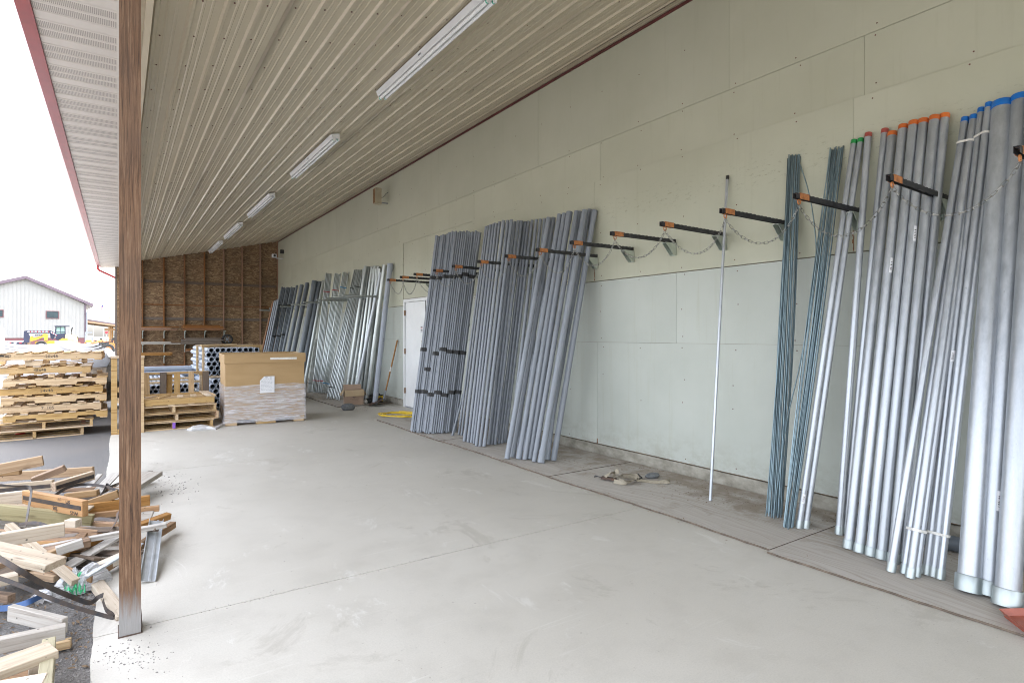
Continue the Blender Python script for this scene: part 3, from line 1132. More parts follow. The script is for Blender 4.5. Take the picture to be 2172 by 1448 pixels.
ds.tube([(-0.56, YE - .1, 3.68), (-0.56, YE - .1, 3.60), (-0.52, YE - .1, 3.55), (-0.1, YE - .1, 3.34), (-0.035, YE - .1, 3.28), (-0.03, YE - .1, 3.1), (-0.03, YE - .1, 0.0)], 0.032, 8)
ds.build('downspout', M['brightred'], roof, 50)
roof['label'] = 'sloping lean-to roof with ribbed beige steel ceiling, white soffit and dark red gutter'

# ---- posts along the open edge
for k, y in enumerate((3.37, 7.2, 11.05, 14.85, 18.65, 22.2)):
    p = MB()
    x0 = 0.001 if k == 0 else 0.012
    x1 = 0.0905 if k == 0 else 0.092
    p.box2((x0, y, 0), (x1, y + 0.14, 3.68))
    o = p.build('wooden_post', M['post'])
    lab = ('weathered brown wooden post standing on the slab edge, nearest the camera, grey at its foot' if k == 0 else
           f'brown wooden post in line behind the nearest post, {ORD[k]} from the camera')
    tag(o, lab, 'post', 'wooden posts along the open edge')
    if k == 0:
        MB().box2((-0.004, y - .004, 0.0), (0.096, y + .146, 0.006)).build('shim', M['rust'], o)
        MB().box2((0.0908, y + .03, 0.0), (0.0945, y + .11, 0.075)).build('base_strap', M['rust'], o)

# ---- strip lights under the ceiling
def strip_light(x, y0, label):
    z = zc(x)
    r = thing('strip_light', label, 'light', (x, y0 + 1.22, z - 0.022), (0, -SA, 0), 'fluorescent strip lights on the ceiling')
    h = MB()
    poly = [Vector((-.062, 0, 0)), Vector((.062, 0, 0)), Vector((.05, 0, -.058)), Vector((-.05, 0, -.058))]
    h.prism(poly, (0, -1.22, 0), (0, 1.22, 0)).local('housing', M['white'], r)
    for sx in (-.033, .033):
        MB().cyl((sx, -1.19, -.084), (sx, 1.19, -.084), .017, 12).local('tube', M['tube'], r, 40)
        for e in (-1, 1):
            MB().cyl((sx, e * 1.188, -.084), (sx, e * 1.203, -.084), .0178, 10).local('tube_end', M['greencap'], r)
            MB().box((sx, e * 1.211, -.078), (.03, .014, .044)).local('lamp_holder', M['white'], r)
    MB().box((-.055, 0.05, -.03), (.012, .05, .014)).local('clip', M['greymetal'], r)
    return r


for x, y, l in ((2.57, 4.1, 'nearest'), (2.57, 8.28, 'second nearest'), (2.57, 12.45, 'middle'), (2.57, 16.15, 'second farthest'), (2.57, 19.6, 'farthest')):
    strip_light(x, y, f'unlit white fluorescent strip light on the ribbed ceiling, {l} of the five')

# ---- door in the long wall
dr = thing('steel_door', 'white steel door with brown hinges in the long wall, partly behind grey conduit', 'door', (XW, 10.45, 0))
for y0, y1, z0, z1 in ((11.0, 11.052, 0, 2.19), (9.935, 9.985, 0, 2.19), (9.987, 10.998, 2.13, 2.19)):
    MB().box2((XW - 0.014, y0, z0), (XW + 0.09, y1, z1)).build('frame', M['white'], dr)
MB().box2((XW + 0.012, 9.992, 0.02), (XW + 0.055, 10.993, 2.124)).build('door_leaf', M['white'], dr)
for z in (0.28, 1.08, 1.86):
    MB().box2((XW - 0.018, 10.985, z), (XW + 0.011, 11.008, z + 0.11)).build('hinge', M['brownwood'], dr)
MB().box2((XW + 0.006, 10.0, 0.0), (XW + 0.1, 10.99, 0.018)).build('threshold', M['greymetal'], dr)
sg = MB().box2((XW + 0.008, 10.16, 1.5), (XW + 0.0115, 10.3, 1.66)).build('small_sign', M['paper'], dr)
for k in range(4):
    MB().box2((XW + 0.006, 10.19, 1.53 + k * .03), (XW + 0.0078, 10.27, 1.543 + k * .03)).build('sign_mark', M['ink'] if k != 2 else M['flagred'], sg)
MB().box2((XW + 0.007, 10.15, 1.05), (XW + 0.0115, 10.24, 1.36)).build('push_plate', M['beige'], dr)
MB().box2((XW - 0.016, 9.99, 1.7), (XW - 0.0145, 10.02, 2.12)).build('weather_strip', M['ink'], dr)

# ---- plywood sheets along the foot of the wall
pl = [(-0.25, 2.236, 3.60, 'nearest the camera'), (2.245, 4.67, 3.65, 'under the single upright conduit'), (4.69, 7.1, 3.66, 'under the thick grey conduit'),
      (7.12, 9.5, 3.65, 'under the taped conduit beside the door'), (11.65, 14.1, 3.66, 'under the open cardboard box'), (14.12, 16.5, 3.66, 'behind the tall cardboard box'), (16.52, 19.0, 3.66, 'farthest along the wall')]
for a, b, x0, l in pl:
    q = MB()
    n = 26
    pts = [Vector((4.83, a, 0)), Vector((4.83, b, 0))]
    for k in range(n + 1):
        y = b - (b - a) * k / n
        pts.append(Vector((x0 + 0.012 * math.sin(y * 2.3) + random.uniform(-.006, .006), y, 0)))
    q.prism(pts, (0, 0, 0.003), (0, 0, 0.017))
    q.m = [0, 0] + [1] * (len(q.m) - 2)
    o = q.build('plywood_sheet', [M['ply'], M['plyedge']])
    tag(o, 'weathered grey plywood sheet lying on the concrete, ' + l, 'plywood', 'plywood sheets along the wall foot')
PZ = 0.0172

# ---- bracket arms with orange ends and the chains between them
ARMY = [1.02, 1.635, 2.23, 2.83, 3.44, 4.06, 4.66, 5.26, 5.9, 6.55, 7.25, 7.85, 8.55, 9.1, 9.65]
AZ = 2.435
AX = 3.915


def arm_parts():
    r = thing('rack_arm', 'x', 'bracket', (0, 0, 0), None, 'orange tipped rack arms on the wall')
    L = XW - 0.012 - AX
    ch = MB()
    for sy in (-.014, .014):
        ch.box((L / 2, sy, 0), (L, .003, .034))
    n = 17
    for k in range(n + 1):
        x = L * k / n
        ch.box((min(max(x, .012), L - .012), 0, .0186), (.024, .031, .003))
    ch.local('channel', M['black'], r)
    t = MB()
    for sy in (-.0174, .0174):
        t.box((.095, sy, 0), (.115, .003, .038))
    t.box((.095, 0, .022), (.115, .038, .003))
    t.local('orange_end', M['orange'], r)
    h = MB()
    h.lathe([(.017 + .0045 * math.cos(a), .0045 * math.sin(a)) for a in [k * math.pi / 3 for k in range(6)]], 12,
            Matrix.Translation((.055, 0, -.036)) @ Matrix.Rotation(R(90), 4, 'X'), close=True)
    h.local('hook_ring', M['orange'], r, 60)
    b = MB()
    for sy in (-.026, .026):
        b.prism([Vector((L - .17, sy, -.022)), Vector((L - .002, sy, -.022)), Vector((L - .002, sy, -.15)), Vector((L - .045, sy, -.15))], (0, -.0018, 0), (0, .0018, 0))
    b.box((L - .003, 0, -.085), (.005, .05, .13))
    b.box((L - .085, 0, -.0245), (.165, .054, .003))
    b.local('gusset', M['bracket'], r)
    for z in (-.06, -.125):
        MB().cyl((L - .006, .0, z), (L - .016, .0, z), .009, 6).local('bolt', M['coupling'], r)
    return r


arm0 = arm_parts()
arms = [arm0]
for k in range(1, len(ARMY)):
    c = arm0.copy()
    COL.objects.link(c)
    for ch in list(arm0.children):
        d = ch.copy()
        COL.objects.link(d)
        d.parent = c
    arms.append(c)
for k, (o, y) in enumerate(zip(arms, ARMY)):
    o.location = (AX, y, AZ + random.uniform(-.006, .006))
    o.rotation_euler = (0, R(random.uniform(-.6, .6)), R(random.uniform(-1, 1)))
    pos = 'nearest of the row' if k == 0 else ('farthest of the row' if k == len(ARMY) - 1 else f'{ORD[k]} from the near end')
    o['label'] = f'black slotted rack arm with orange tip on the wall, {pos}'


def link_verts():
    vs, fs = [], []
    n = 10
    a, b, rr = .0125, .0072, .0026
    for k in range(n):
        t = 2 * math.pi * k / n
        cx = (a if math.cos(t) > 0 else -a) * (1 if abs(math.cos(t)) > .3 else 0) + b * math.cos(t)
        cy = b * 1.25 * math.sin(t)
        d = Vector((cx, cy, 0)).normalized()
        for m_ in range(4):
            q = 2 * math.pi * m_ / 4
            vs.append(Vector((cx, cy, 0)) + d * (rr * math.cos(q)) + Vector((0, 0, rr * math.sin(q))))
    for k in range(n):
        k2 = (k + 1) % n
        for m_ in range(4):
            m2 = (m_ + 1) % 4
            fs.append((k * 4 + m_, k2 * 4 + m_, k2 * 4 + m2, k * 4 + m2))
    return vs, fs


LV, LF = link_verts()
for k in range(len(ARMY) - 1):
    a = Vector((AX + .055, ARMY[k], AZ - .055))
    b = Vector((AX + .055, ARMY[k + 1], AZ - .055))
    sag = random.uniform(.19, .26)
    xo = random.uniform(-.02, .06)
    pts = []
    for i in range(61):
        s = i / 60
        pts.append(a.lerp(b, s) + Vector((xo * 4 * s * (1 - s), 0, -sag * (1 - (2 * s - 1) ** 2) ** 0.9)))
    lens = [0]
    for p, q in zip(pts, pts[1:]):
        lens.append(lens[-1] + (q - p).length)
    n = int(lens[-1] / .033)
    ms = MB()
    for i in range(n):
        d = lens[-1] * (i + .5) / n
        jx = max(x for x in range(60) if lens[x] <= d)
        f = (d - lens[jx]) / (lens[jx + 1] - lens[jx])
        c = pts[jx].lerp(pts[jx + 1], f)
        m = axes(pts[jx + 1] - pts[jx], R(90) * (i % 2) + random.uniform(-.4, .4))
        ms.add([m @ v + c for v in LV], LF)
    o = ms.build('chain', M['link'], None, 60)
    tag(o, f'thin zinc chain hung between rack arms, {ORD[k]} sag from the near end', 'chain', 'chains between the rack arms')

# plain grey tube arms farther along, over the far pipes
far = [12.14, 12.75, 13.4, 14.1, 15.3, 16.6, 17.9, 19.4, 20.9]
f0 = None
for k, y in enumerate(far):
    if f0 is None:
        f0 = thing('tube_arm', 'x', 'bracket', (0, 0, 0), None, 'grey tube arms over the far pipes')
        MB().cyl((0, 0, 0), (.9, 0, 0), .022, 10).local('arm_tube', M['emt'], f0, 40)
        MB().box((.903, 0, -.02), (.006, .07, .16)).local('wall_plate', M['bracket'], f0)
        o = f0
    else:
        o = f0.copy()
        COL.objects.link(o)
        for ch in list(f0.children):
            d = ch.copy()
            COL.objects.link(d)
            d.parent = o
    o.location = (3.925, y, 2.31)
    o['label'] = 'plain grey tube arm sticking out over the far pipes, ' + (f'{ORD[k]} from the near end' if k else 'nearest of its row')

# ---- small fittings on the wall
sp = thing('wall_speaker', 'beige box on a short bracket high on the wall under the ceiling', 'speaker', (4.6, 11.9, 4.28))
MB().box2((4.53, 11.84, 4.28), (4.67, 11.98, 4.62)).build('cabinet', M['beige'], sp)
MB().box2((4.525, 11.855, 4.30), (4.5295, 11.965, 4.6)).build('front', M['brownwood'], sp)
MB().box2((4.67, 11.9, 4.315), (4.835, 11.93, 4.335)).build('bracket', M['greymetal'], sp)
MB().tube([(4.67, 11.9, 4.42), (4.72, 11.89, 4.44), (4.79, 11.88, 4.53), (4.838, 11.88, 4.56)], .006, 6).build('cable', M['rubber'], sp, 60)
sc2 = thing('security_camera', 'small white security camera on the wall near the far corner', 'camera', (4.6, 21.6, 4.2))
MB().box2((4.46, 21.5, 4.2), (4.60, 21.62, 4.32)).build('housing', M['white'], sc2)
MB().cyl((4.53, 21.5, 4.26), (4.53, 21.47, 4.26), .04, 10).build('lens', M['ink'], sc2)
MB().box2((4.6, 21.55, 4.17), (4.838, 21.58, 4.195)).build('bracket', M['white'], sc2)
MB().cyl((4.72, 21.5, 4.42), (4.838, 21.5, 4.42), .07, 10).build('floodlight', M['rubber'], sc2)

# ---- shelves of boards on the end wall
shelf = 0


def shelf_stack(x0, x1, z, layers, m, label):
    r = thing('board_stack', label, 'boards', ((x0 + x1) / 2, Y1 - 0.2, z), None, 'boards on the end wall brackets')
    zz = 0
    for i, (dx0, dx1, th, n) in enumerate(layers):
        for k in range(n):
            L = (x1 + dx1) - (x0 + dx0)
            place('plank', board_mesh(L, .10, th - .003, m), ((x0 + dx0 + x1 + dx1) / 2 - (x0 + x1) / 2 + random.uniform(-.03, .03), -.08 + .115 * k, zz + th / 2), (0, R(random.uniform(-.4, .4)), 0), r)
        zz += th
    return r


def shelf_bracket(x, z, l):
    r = thing('shelf_bracket', l, 'bracket', (x, Y1 - 0.04, z), None, 'metal shelf brackets on the studs')
    MB().box2((x - .015, Y1 - .36, z - .03), (x + .015, Y1 - .034, z - .003)).build('arm', M['bracket'], r)
    MB().box2((x - .015, Y1 - .040, z - .26), (x + .015, Y1 - .033, z - .03)).build('leg', M['bracket'], r)
    MB().bar((x, Y1 - .30, z - .03), (x, Y1 - .05, z - .22), .012, .012).build('brace', M['bracket'], r)


for zi, z in enumerate((1.62, 1.16, 0.80)):
    for k in range(0, 5 if zi < 2 else 2):
        x = 0.04 + 0.6 * (k + 1)
        shelf_bracket(x, z, f'small metal bracket on the end wall, {("top", "middle", "bottom")[zi]} row, {ORD[k]} from the post')
shelf_stack(0.3, 1.62, 1.625, [(0, 0, .04, 2), (0, -.2, .05, 2), (.05, .02, .035, 1)], M['stud'], 'dark brown boards on the top bracket row beside the post')
shelf_stack(1.75, 2.98, 1.63, [(0, -.1, .035, 2), (.05, .05, .035, 3), (0, -.02, .07, 2), (.0, -.12, .04, 2)], M['stud'], 'tall pile of brown planks on the top bracket row')
shelf_stack(0.3, 1.7, 1.165, [(0, 0, .04, 2), (0, -.25, .05, 1)], M['oldwood'], 'thin grey boards on the middle bracket row beside the post')
shelf_stack(1.72, 2.95, 1.165, [(0, -.02, .06, 2), (.03, -.05, .05, 2), (.0, .06, .05, 2), (.1, -.05, .05, 2)], M['darkwood'], 'pile of dark stained planks on the middle bracket row')
shelf_stack(0.3, 1.46, 0.805, [(0, 0, .05, 2), (0, 0, .05, 2)], M['orangewood'], 'pair of orange brown beams on the bottom bracket row')
shelf_stack(1.85, 2.7, 0.92, [(0, 0, .04, 2), (0, -.1, .05, 2)], M['stud'], 'short brown planks behind the framed pipes')
shelf_bracket(2.44, 0.917, 'small metal bracket under the short brown planks')
rl = thing('wheel', 'small black wheel with grey spokes lying on the shelf brackets', 'wheel', (3.18, Y1 - .3, 1.0))
rl.location = (3.12, Y1 - 0.2, 1.32)
rl.rotation_euler = (R(90), 0, 0)
MB().lathe([(.15 + .035 * math.cos(a), .04 * math.sin(a)) for a in [k * math.pi / 4 for k in range(8)]], 20, close=True).local('tyre', M['rubber'], rl, 50)
hb = MB().cyl((0, 0, -.03), (0, 0, .03), .04, 10)
for k in range(6):
    a = k * math.pi / 3
    hb.bar((.03 * math.cos(a), .03 * math.sin(a), 0), (.125 * math.cos(a), .125 * math.sin(a), 0), .022, .02)
hb.local('spokes', M['greymetal'], rl)

# ================================================================== PIPES LEANING ON THE LONG WALL
def between(a, b, s):
    return (a[0] + (b[0] - a[0]) * s, a[1] + (b[1] - a[1]) * s)


def aim(bp, tp, r, L=3.05, z=PZ, xw=XW - 0.012):
    """foot on the plywood and lean of a pipe of length L"""
    b = G(bp[0], bp[1], z)
    b.z += r * 0.18
    t = reach(b, tp[0], tp[1], L, xw - r)
    return b, t


def steel_pipe(bp, tp, r, cap, label, coup=True, group='galvanised steel pipes leaning at the near end of the wall', L=3.05, sticker=None, m='galv'):
    b, t = aim(bp, tp, r, L)
    d = t - b
    L = round(d.length, 2)
    o = thing('steel_pipe', label, 'pipe', b, quat(d), group)
    place('tube', pipe_mesh(r, L, M[m], 0.06, None, 20), (0, 0, 0), None, o)
    if coup:
        cl = max(0.055, r * 1.5)
        c = MB().lathe([(r * 1.02, -.004), (r * 1.2, -.004), (r * 1.2, cl - .004), (r * 1.16, cl), (r * 1.02, cl)], 20, close=True)
        c.local('coupling', M['coupling'], o, 35)
    if cap:
        k = MB().lathe([(1e-4, L + .004), (r * 1.03, L + .004), (r * 1.07, L - .001), (r * 1.07, L - max(.03, r * .75)), (r * 1.01, L - max(.03, r * .75))], 20)
        k.local('end_cap', M[cap], o, 35)
    if sticker:
        inv = quat(d).inverted()
        n = inv @ (CAMP - (b + d * sticker)).normalized()
        a0 = math.atan2(n.y, n.x) + (.5 if r > .03 else .2)
        st = MB()
        hgt, z0 = (.11 if r > .03 else .07), sticker * L
        vs = []
        for i in range(5):
            a = a0 + (i - 2) * (.16 if r > .03 else .25)
            for zz in (z0, z0 + hgt):
                vs.append((r * 1.008 * math.cos(a), r * 1.008 * math.sin(a), zz))
        st.add(vs, [(2 * i, 2 * i + 2, 2 * i + 3, 2 * i + 1) for i in range(4)])
        sl = st.local('sticker', M['paper'], o)
        bars = MB()
        for q in range(6):
            z1 = z0 + hgt * (.2 + .1 * q)
            ww = random.choice((.012, .02)) * hgt / .11 * .3
            vs = []
            for i in range(4):
                a = a0 + (i - 1.5) * (.13 if r > .03 else .2)
                for zz in (z1, z1 + ww):
                    vs.append((r * 1.014 * math.cos(a), r * 1.014 * math.sin(a), zz))
            bars.add(vs, [(2 * i, 2 * i + 2, 2 * i + 3, 2 * i + 1) for i in range(3)])
        bars.local('print', M['ink'], sl)
    return o


S = [((1694.7, 1119.5), (1811.5, 299), .021, 'capgr', 'left one of the two thin steel pipes with green caps', .06),
     ((1709, 1120), (1826, 294), .021, 'capgr', 'right one of the two thin steel pipes with green caps', None),
     ((1779.5, 1133), (1842, 283), .024, 'capred', 'steel pipe with faded red cap just right of the green capped pair', None),
     ((1792, 1131), (1877, 275), .024, 'capred', 'steel pipe with dark red cap touching the orange capped row', None),
     ((1799.5, 1163), (1893, 281), .0302, 'capor', 'leftmost and lowest of the six steel pipes with orange caps', None),
     ((1822.6, 1171), (1916, 267), .0302, 'capor', 'steel pipe with orange cap, second from the left of six', .63),
     ((1846.8, 1178.6), (1937.7, 259), .0302, 'capor', 'steel pipe with orange cap, third from the left of six', None),
     ((1870, 1185.7), (1958.8, 254.6), .0302, 'capor', 'steel pipe with orange cap, third from the right of six', .70),
     ((1894, 1193), (1982, 248), .0302, 'capor', 'steel pipe with orange cap, second from the right of six', None),
     ((1913.6, 1190), (2003.7, 244), .0302, 'capor', 'rightmost and tallest looking of the six steel pipes with orange caps', None),
     ((1889.7, 1212), (2047, 251), .021, 'capbl', 'thin steel pipe leaning most, its foot in front of the orange capped row, blue cap', None),
     ((1918.4, 1216), (2056, 258), .021, 'capbl', 'thin strapped steel pipe hidden at the back of the left trio, blue cap', None),
     ((1930.5, 1225), (2065, 246), .021, 'capbl', 'thin strapped steel pipe at the front of the left trio, blue cap', None),
     ((1942.6, 1222), (2074, 248), .021, 'capbl', 'thin strapped steel pipe on the right of the left trio, blue cap', None),
     ((1964, 1217.5), (2082, 231), .021, 'capbl', 'left pipe of the strapped trio of thin steel pipes, blue cap', .43),
     ((1979, 1221.8), (2098, 220), .021, 'capbl', 'middle pipe of the strapped trio of thin steel pipes, tallest blue cap', None),
     ((1994, 1227.4), (2109, 226), .021, 'capbl', 'right pipe of the strapped trio of thin steel pipes', None),
     ((2055, 1256), (2127, 219), .057, 'capbl', 'leftmost of the three thickest steel pipes, blue cap', None),
     ((2097, 1263), (2166, 205), .050, 'capbl', 'middle one of the three thickest steel pipes, with a white sticker', .15),
     ((2136, 1287), (2206, 186), .057, 'capbl', 'rightmost of the three thickest steel pipes, its top cut by the picture edge', None)]
big = []
for bp, tp, r, c, l, stx in S:
    big.append(steel_pipe(bp, tp, r, c, l, sticker=stx))


def strap_round(objs, frac, r, label, m='zip', w=.016, cat='strap', name='plastic_strap'):
    """flat band pulled round several neighbouring pipes"""
    ps = []
    for o in objs:
        d = o.rotation_quaternion @ Vector((0, 0, 1))
        ps.append((o.location + d * frac, d))
    d = sum((q for _, q in ps), Vector()).normalized()
    c = sum((p for p, _ in ps), Vector()) / len(ps)
    x = d.orthogonal().normalized()
    y = d.cross(x)
    pts = []
    for p, _ in ps:
        q = p - c
        for k in range(14):
            a = 2 * math.pi * k / 14
            pts.append((q.dot(x) + (r + .003) * math.cos(a), q.dot(y) + (r + .003) * math.sin(a)))
    hull = convex(pts)
    path = [c + x * u + y * v for u, v in hull]
    b = MB()
    ring(b, path, d, w)
    return b, label, cat, name, m


def convex(P):
    P = sorted(set((round(a, 5), round(b, 5)) for a, b in P))
    def half(Q):
        h = []
        for p in Q:
            while len(h) > 1 and (h[-1][0] - h[-2][0]) * (p[1] - h[-2][1]) - (h[-1][1] - h[-2][1]) * (p[0] - h[-2][0]) <= 0:
                h.pop()
            h.append(p)
        return h[:-1]
    return half(P) + half(P[::-1])


def ring(b, path, d, w, th=.0016):
    n = len(path)
    c = sum(path, Vector()) / n
    vs = []
    for p in path:
        o = (p - c).normalized() * th
        vs += [p - d * w / 2, p + d * w / 2, p + d * w / 2 + o, p - d * w / 2 + o]
    fs = []
    for i in range(n):
        j = (i + 1) % n
        for k in range(4):
            k2 = (k + 1) % 4
            fs.append((i * 4 + k, i * 4 + k2, j * 4 + k2, j * 4 + k))
    b.add(vs, fs)


for objs, f, l in ((big[11:14], .27, 'white plastic strap low around the left trio of thin steel pipes'),
                   (big[14:17], .25, 'white plastic strap low around the right trio of thin steel pipes'),
                   ((big[10], big[12]), 2.86, 'white plastic strap high around the left blue capped pair'),
                   (big[14:16], 2.84, 'white plastic strap high around the right blue capped pair')):
    b, lab, cat, nm, m = strap_round(objs, f, .022, l)
    tag(b.build(nm, M[m]), lab, cat, 'white straps on the steel pipes')

# grey pipe lying along the foot of the wall
o = MB()
a = Vector((4.60, 2.2, PZ + .052))
place_m = pipe_mesh(.05, 2.9, M['pvcdark'], .07, ('top', .1), 18)
o = place('floor_pipe', place_m, a, quat(Vector((.02, -1, 0))))
tag(o, 'dark grey pipe lying on the plywood along the wall foot, behind the thick steel pipes', 'pipe')

# the single upright conduit
b, t = aim((1506.5, 1062), (1543, 373), .0135)
o = thing('upright_conduit', 'single thin steel conduit standing alone on the plywood, black tip', 'pipe', b, quat(t - b))
place('tube', pipe_mesh(.0135, round((t - b).length, 2), M['galv'], .08, None, 14), (0, 0, 0), None, o)
LL = round((t - b).length, 2)
MB().lathe([(1e-4, LL + .003), (.0142, LL + .003), (.0145, LL - .035), (.0136, LL - .035)], 14).local('black_tip', M['rubber'], o, 35)

# thin rods, two bunches
for gi, (b0, b1, t0, t1, n, side, zt) in enumerate((((1622, 1095), (1659, 1094), (1671, 333), (1697, 331), 24, 'left', 0), ((1661, 1118), (1682, 1117), (1760, 318), (1790, 312), 20, 'right', 0))):
    bases = []
    for k in range(n):
        s = (k + .5) / n
        bases.append((between(b0, b1, s ** (0.7 if gi == 0 else 1)), s))
    for k, (bp, s) in enumerate(bases):
        tp = between(t0, t1, min(1, max(0, s + random.uniform(-.10, .10))))
        bp = (bp[0] + random.uniform(-.8, .8), bp[1] + random.uniform(-9, 3) * (1 if k % 3 else -.5))
        tp = (tp[0], tp[1] + random.uniform(-5, 4))
        bb, tt = aim(bp, tp, .005)
        L = (tt - bb).length
        dd = tt - bb
        ob = place('steel_rod', None, bb, None)
        bow = random.uniform(-.03, .03)
        wv = dd.cross(Vector((1, 0, 0))).normalized()
        path = [dd * (i / 8) + wv * (bow * math.sin(math.pi * i / 8)) for i in range(9)]
        me = MB().tube(path, .0049, 6).mesh('steel_rod', M['rod'], 60)
        ob.location = (0, 0, 0)
        bpy.data.objects.remove(ob)
        ob = place('steel_rod', me, bb)
        tag(ob, f'thin blue-grey steel rod in the {side} bunch, {ORD[k]} from the left at the foot', 'rod', f'thin steel rods in the {side} bunch')
# one rod that has sprung out of the left bunch
path = []
for px, py, s in ((1640, 1094, 0), (1668, 900, .22), (1693, 790, .36), (1712, 690, .48), (1728, 560, .62), (1731, 520, .68), (1722, 440, .8), (1709, 385, .9), (1692, 336, 1)):
    X = 4.33 + (4.825 - 4.33) * s
    path.append(WX(px, py, X) if s > 0 else G(px, py, PZ))
fine = []
for i in range(len(path) - 1):
    p0, p1, p2, p3 = path[max(i - 1, 0)], path[i], path[i + 1], path[min(i + 2, len(path) - 1)]
    for k in range(4):
        s = k / 4
        fine.append(0.5 * ((2 * p1) + (p2 - p0) * s + (2 * p0 - 5 * p1 + 4 * p2 - p3) * s * s + (3 * p1 - p0 - 3 * p2 + p3) * s ** 3))
fine.append(path[-1])
tag(MB().tube(fine, .005, 6).build('steel_rod', M['rod'], None, 60), 'thin steel rod bowed out to the right of the left bunch', 'rod')


def pvc(bp, tp, r, label, group, bell=None, m='pvc', L=3.05, n=16):
    b, t = aim(bp, tp, r, L)
    d = t - b
    L = round(d.length, 2)
    o = place('plastic_conduit', pipe_mesh(r, L, M[m], .08, bell, n), b, quat(d))
    return tag(o, label, 'pipe', group)


# group three: thick grey conduit
g3 = 'thick grey conduit leaning right of the loose grey group'
T3 = [(1075, 973.5, 1164, 462, .031, None), (1087, 970, 1174, 462, .029, ('bottom', .11)), (1100, 974, 1187, 455, .031, ('bottom', .12)), (1113, 975, 1197, 453, .029, None),
      (1124, 974, 1208, 450, .036, ('top', .13)), (1133, 979.5, 1223, 448, .029, None), (1147, 982, 1241, 446, .036, ('bottom', .13)), (1160, 975.6, 1230, 449, .031, ('bottom', .12)),
      (1174, 977, 1261, 447, .034, ('top', .12)), (1158, 968, 1251, 444, .026, None)]
names3 = ['leftmost and most slanted', 'half hidden with its belled foot, second from the left', 'third from the left with a belled foot', 'fourth from the left', 'thick with belled top, in the middle',
          'just right of the middle', 'thick with belled foot reaching farthest forward', 'short looking with belled foot, third from the right', 'rightmost with belled top against the wall', 'slim one behind the two at the right']
for (bx, by, tx, ty, r, bell), nm in zip(T3, names3):
    pvc((bx, by), (tx, ty), r, 'thick grey plastic conduit, ' + nm, g3, bell)
for k in range(5):
    s = k / 4
    pvc((1082 + 60 * s, 955), (1138 + 34 * s, 466 - 3 * s), .022, f'slim grey conduit behind the thick ones, {ORD[k]} from the left at its top', 'slim grey conduit behind the thick grey conduit')

# group two: medium grey conduit
g2 = 'medium grey conduit leaning in the middle group'
B2 = [(973, 922, .0165), (979, 923, .0165), (985, 936, .024), (993, 938, .021), (1000, 939, .021), (1005, 941, .0185), (1010, 946, .021), (1018, 946.5, .021), (1027, 947, .023), (1036.5, 943, .021), (1043, 942, .021),
      (1050, 943, .021), (1058, 941, .021), (1064, 940, .021), (1071, 938, .021)]
TX2 = [1031, 1035, 1041, 1047, 1053, 1060, 1068, 1077, 1085, 1092, 1099, 1106, 1114, 1121, 1129]
for k, ((bx, by, r), tx) in enumerate(zip(B2, TX2)):
    ty = 479 - 11 * min(1, (tx - 1031) / 42) + random.uniform(-2, 2)
    bell = ('bottom', .1) if k in (2, 3, 8, 9, 10, 13, 14) else (('top', .1) if k in (0, 5, 6, 11, 12) else None)
    pvc((bx, by), (tx, ty), r, f'medium grey plastic conduit of the middle group, {ORD[k]} from the left at its foot', g2, bell)
for k in range(9):
    s = (k + .5) / 9
    pvc((990 + 80 * s, 928), (1045 + 88 * s, 473 - 2 * s), .019, f'grey conduit in the back row of the middle group, {ORD[k]} from the left', 'back row of the middle grey group', ('top', .09) if k % 3 else None)
pvc((959.5, 924), (1036, 640), .0165, 'single grey conduit slanting across the gap left of the middle group', g2 + ' (single)', None, L=2.2)

# group one: ten-piece bundles held with black tape
hexs = []
for row, cnt in ((-1, 3), (0, 4), (1, 3)):
    for i in range(cnt):
        hexs.append((i - (cnt - 1) / 2, row * .866))


def bundle(bp, tp, r, label, group, tapes, m, tape_m, L=3.05, pack=hexs, bell=True, cat='bundle', name='conduit_bundle', tw=.055, n=10, jig=.03, z=PZ):
    R0 = r * 2.05 * 1.6
    b = G(bp[0], bp[1], z) if len(bp) == 2 else Vector(bp)
    t = reach(b, tp[0], tp[1], L, XW - .012 - R0) if len(tp) == 2 else Vector(tp)
    d = (t - b)
    q = quat(d)
    o = thing(name, label, cat, b, q, group)
    # turn the packing so its rows face the open side
    v = q.inverted() @ (CAMP - b)
    a0 = math.atan2(v.y, v.x) + math.pi / 2
    L = round(d.length, 2)
    for i, (u, w) in enumerate(pack):
        x, y = u * 2.05 * r, w * 2.05 * r
        x, y = x * math.cos(a0) - y * math.sin(a0), x * math.sin(a0) + y * math.cos(a0)
        bl = None
        if bell:
            bl = ('bottom', .07) if i % 4 == 0 else (('top', .07) if i % 4 == 2 else None)
        place('conduit', pipe_mesh(r, L, M[m], .1, bl, n), (x, y, random.uniform(0, jig)), None, o)
    for tz in tapes:
        tz += random.uniform(-.035, .035)
        pts = []
        for u, w in pack:
            x, y = u * 2.05 * r, w * 2.05 * r
            x, y = x * math.cos(a0) - y * math.sin(a0), x * math.sin(a0) + y * math.cos(a0)
            for k in range(10):
                a = 2 * math.pi * k / 10
                pts.append((x + (r + .002) * math.cos(a), y + (r + .002) * math.sin(a)))
        tb = MB()
        ring(tb, [Vector((x, y, tz)) for x, y in convex(pts)], Vector((0, 0, 1)), tw, .002)
        tb.local('tape', M[tape_m], o)
    return o


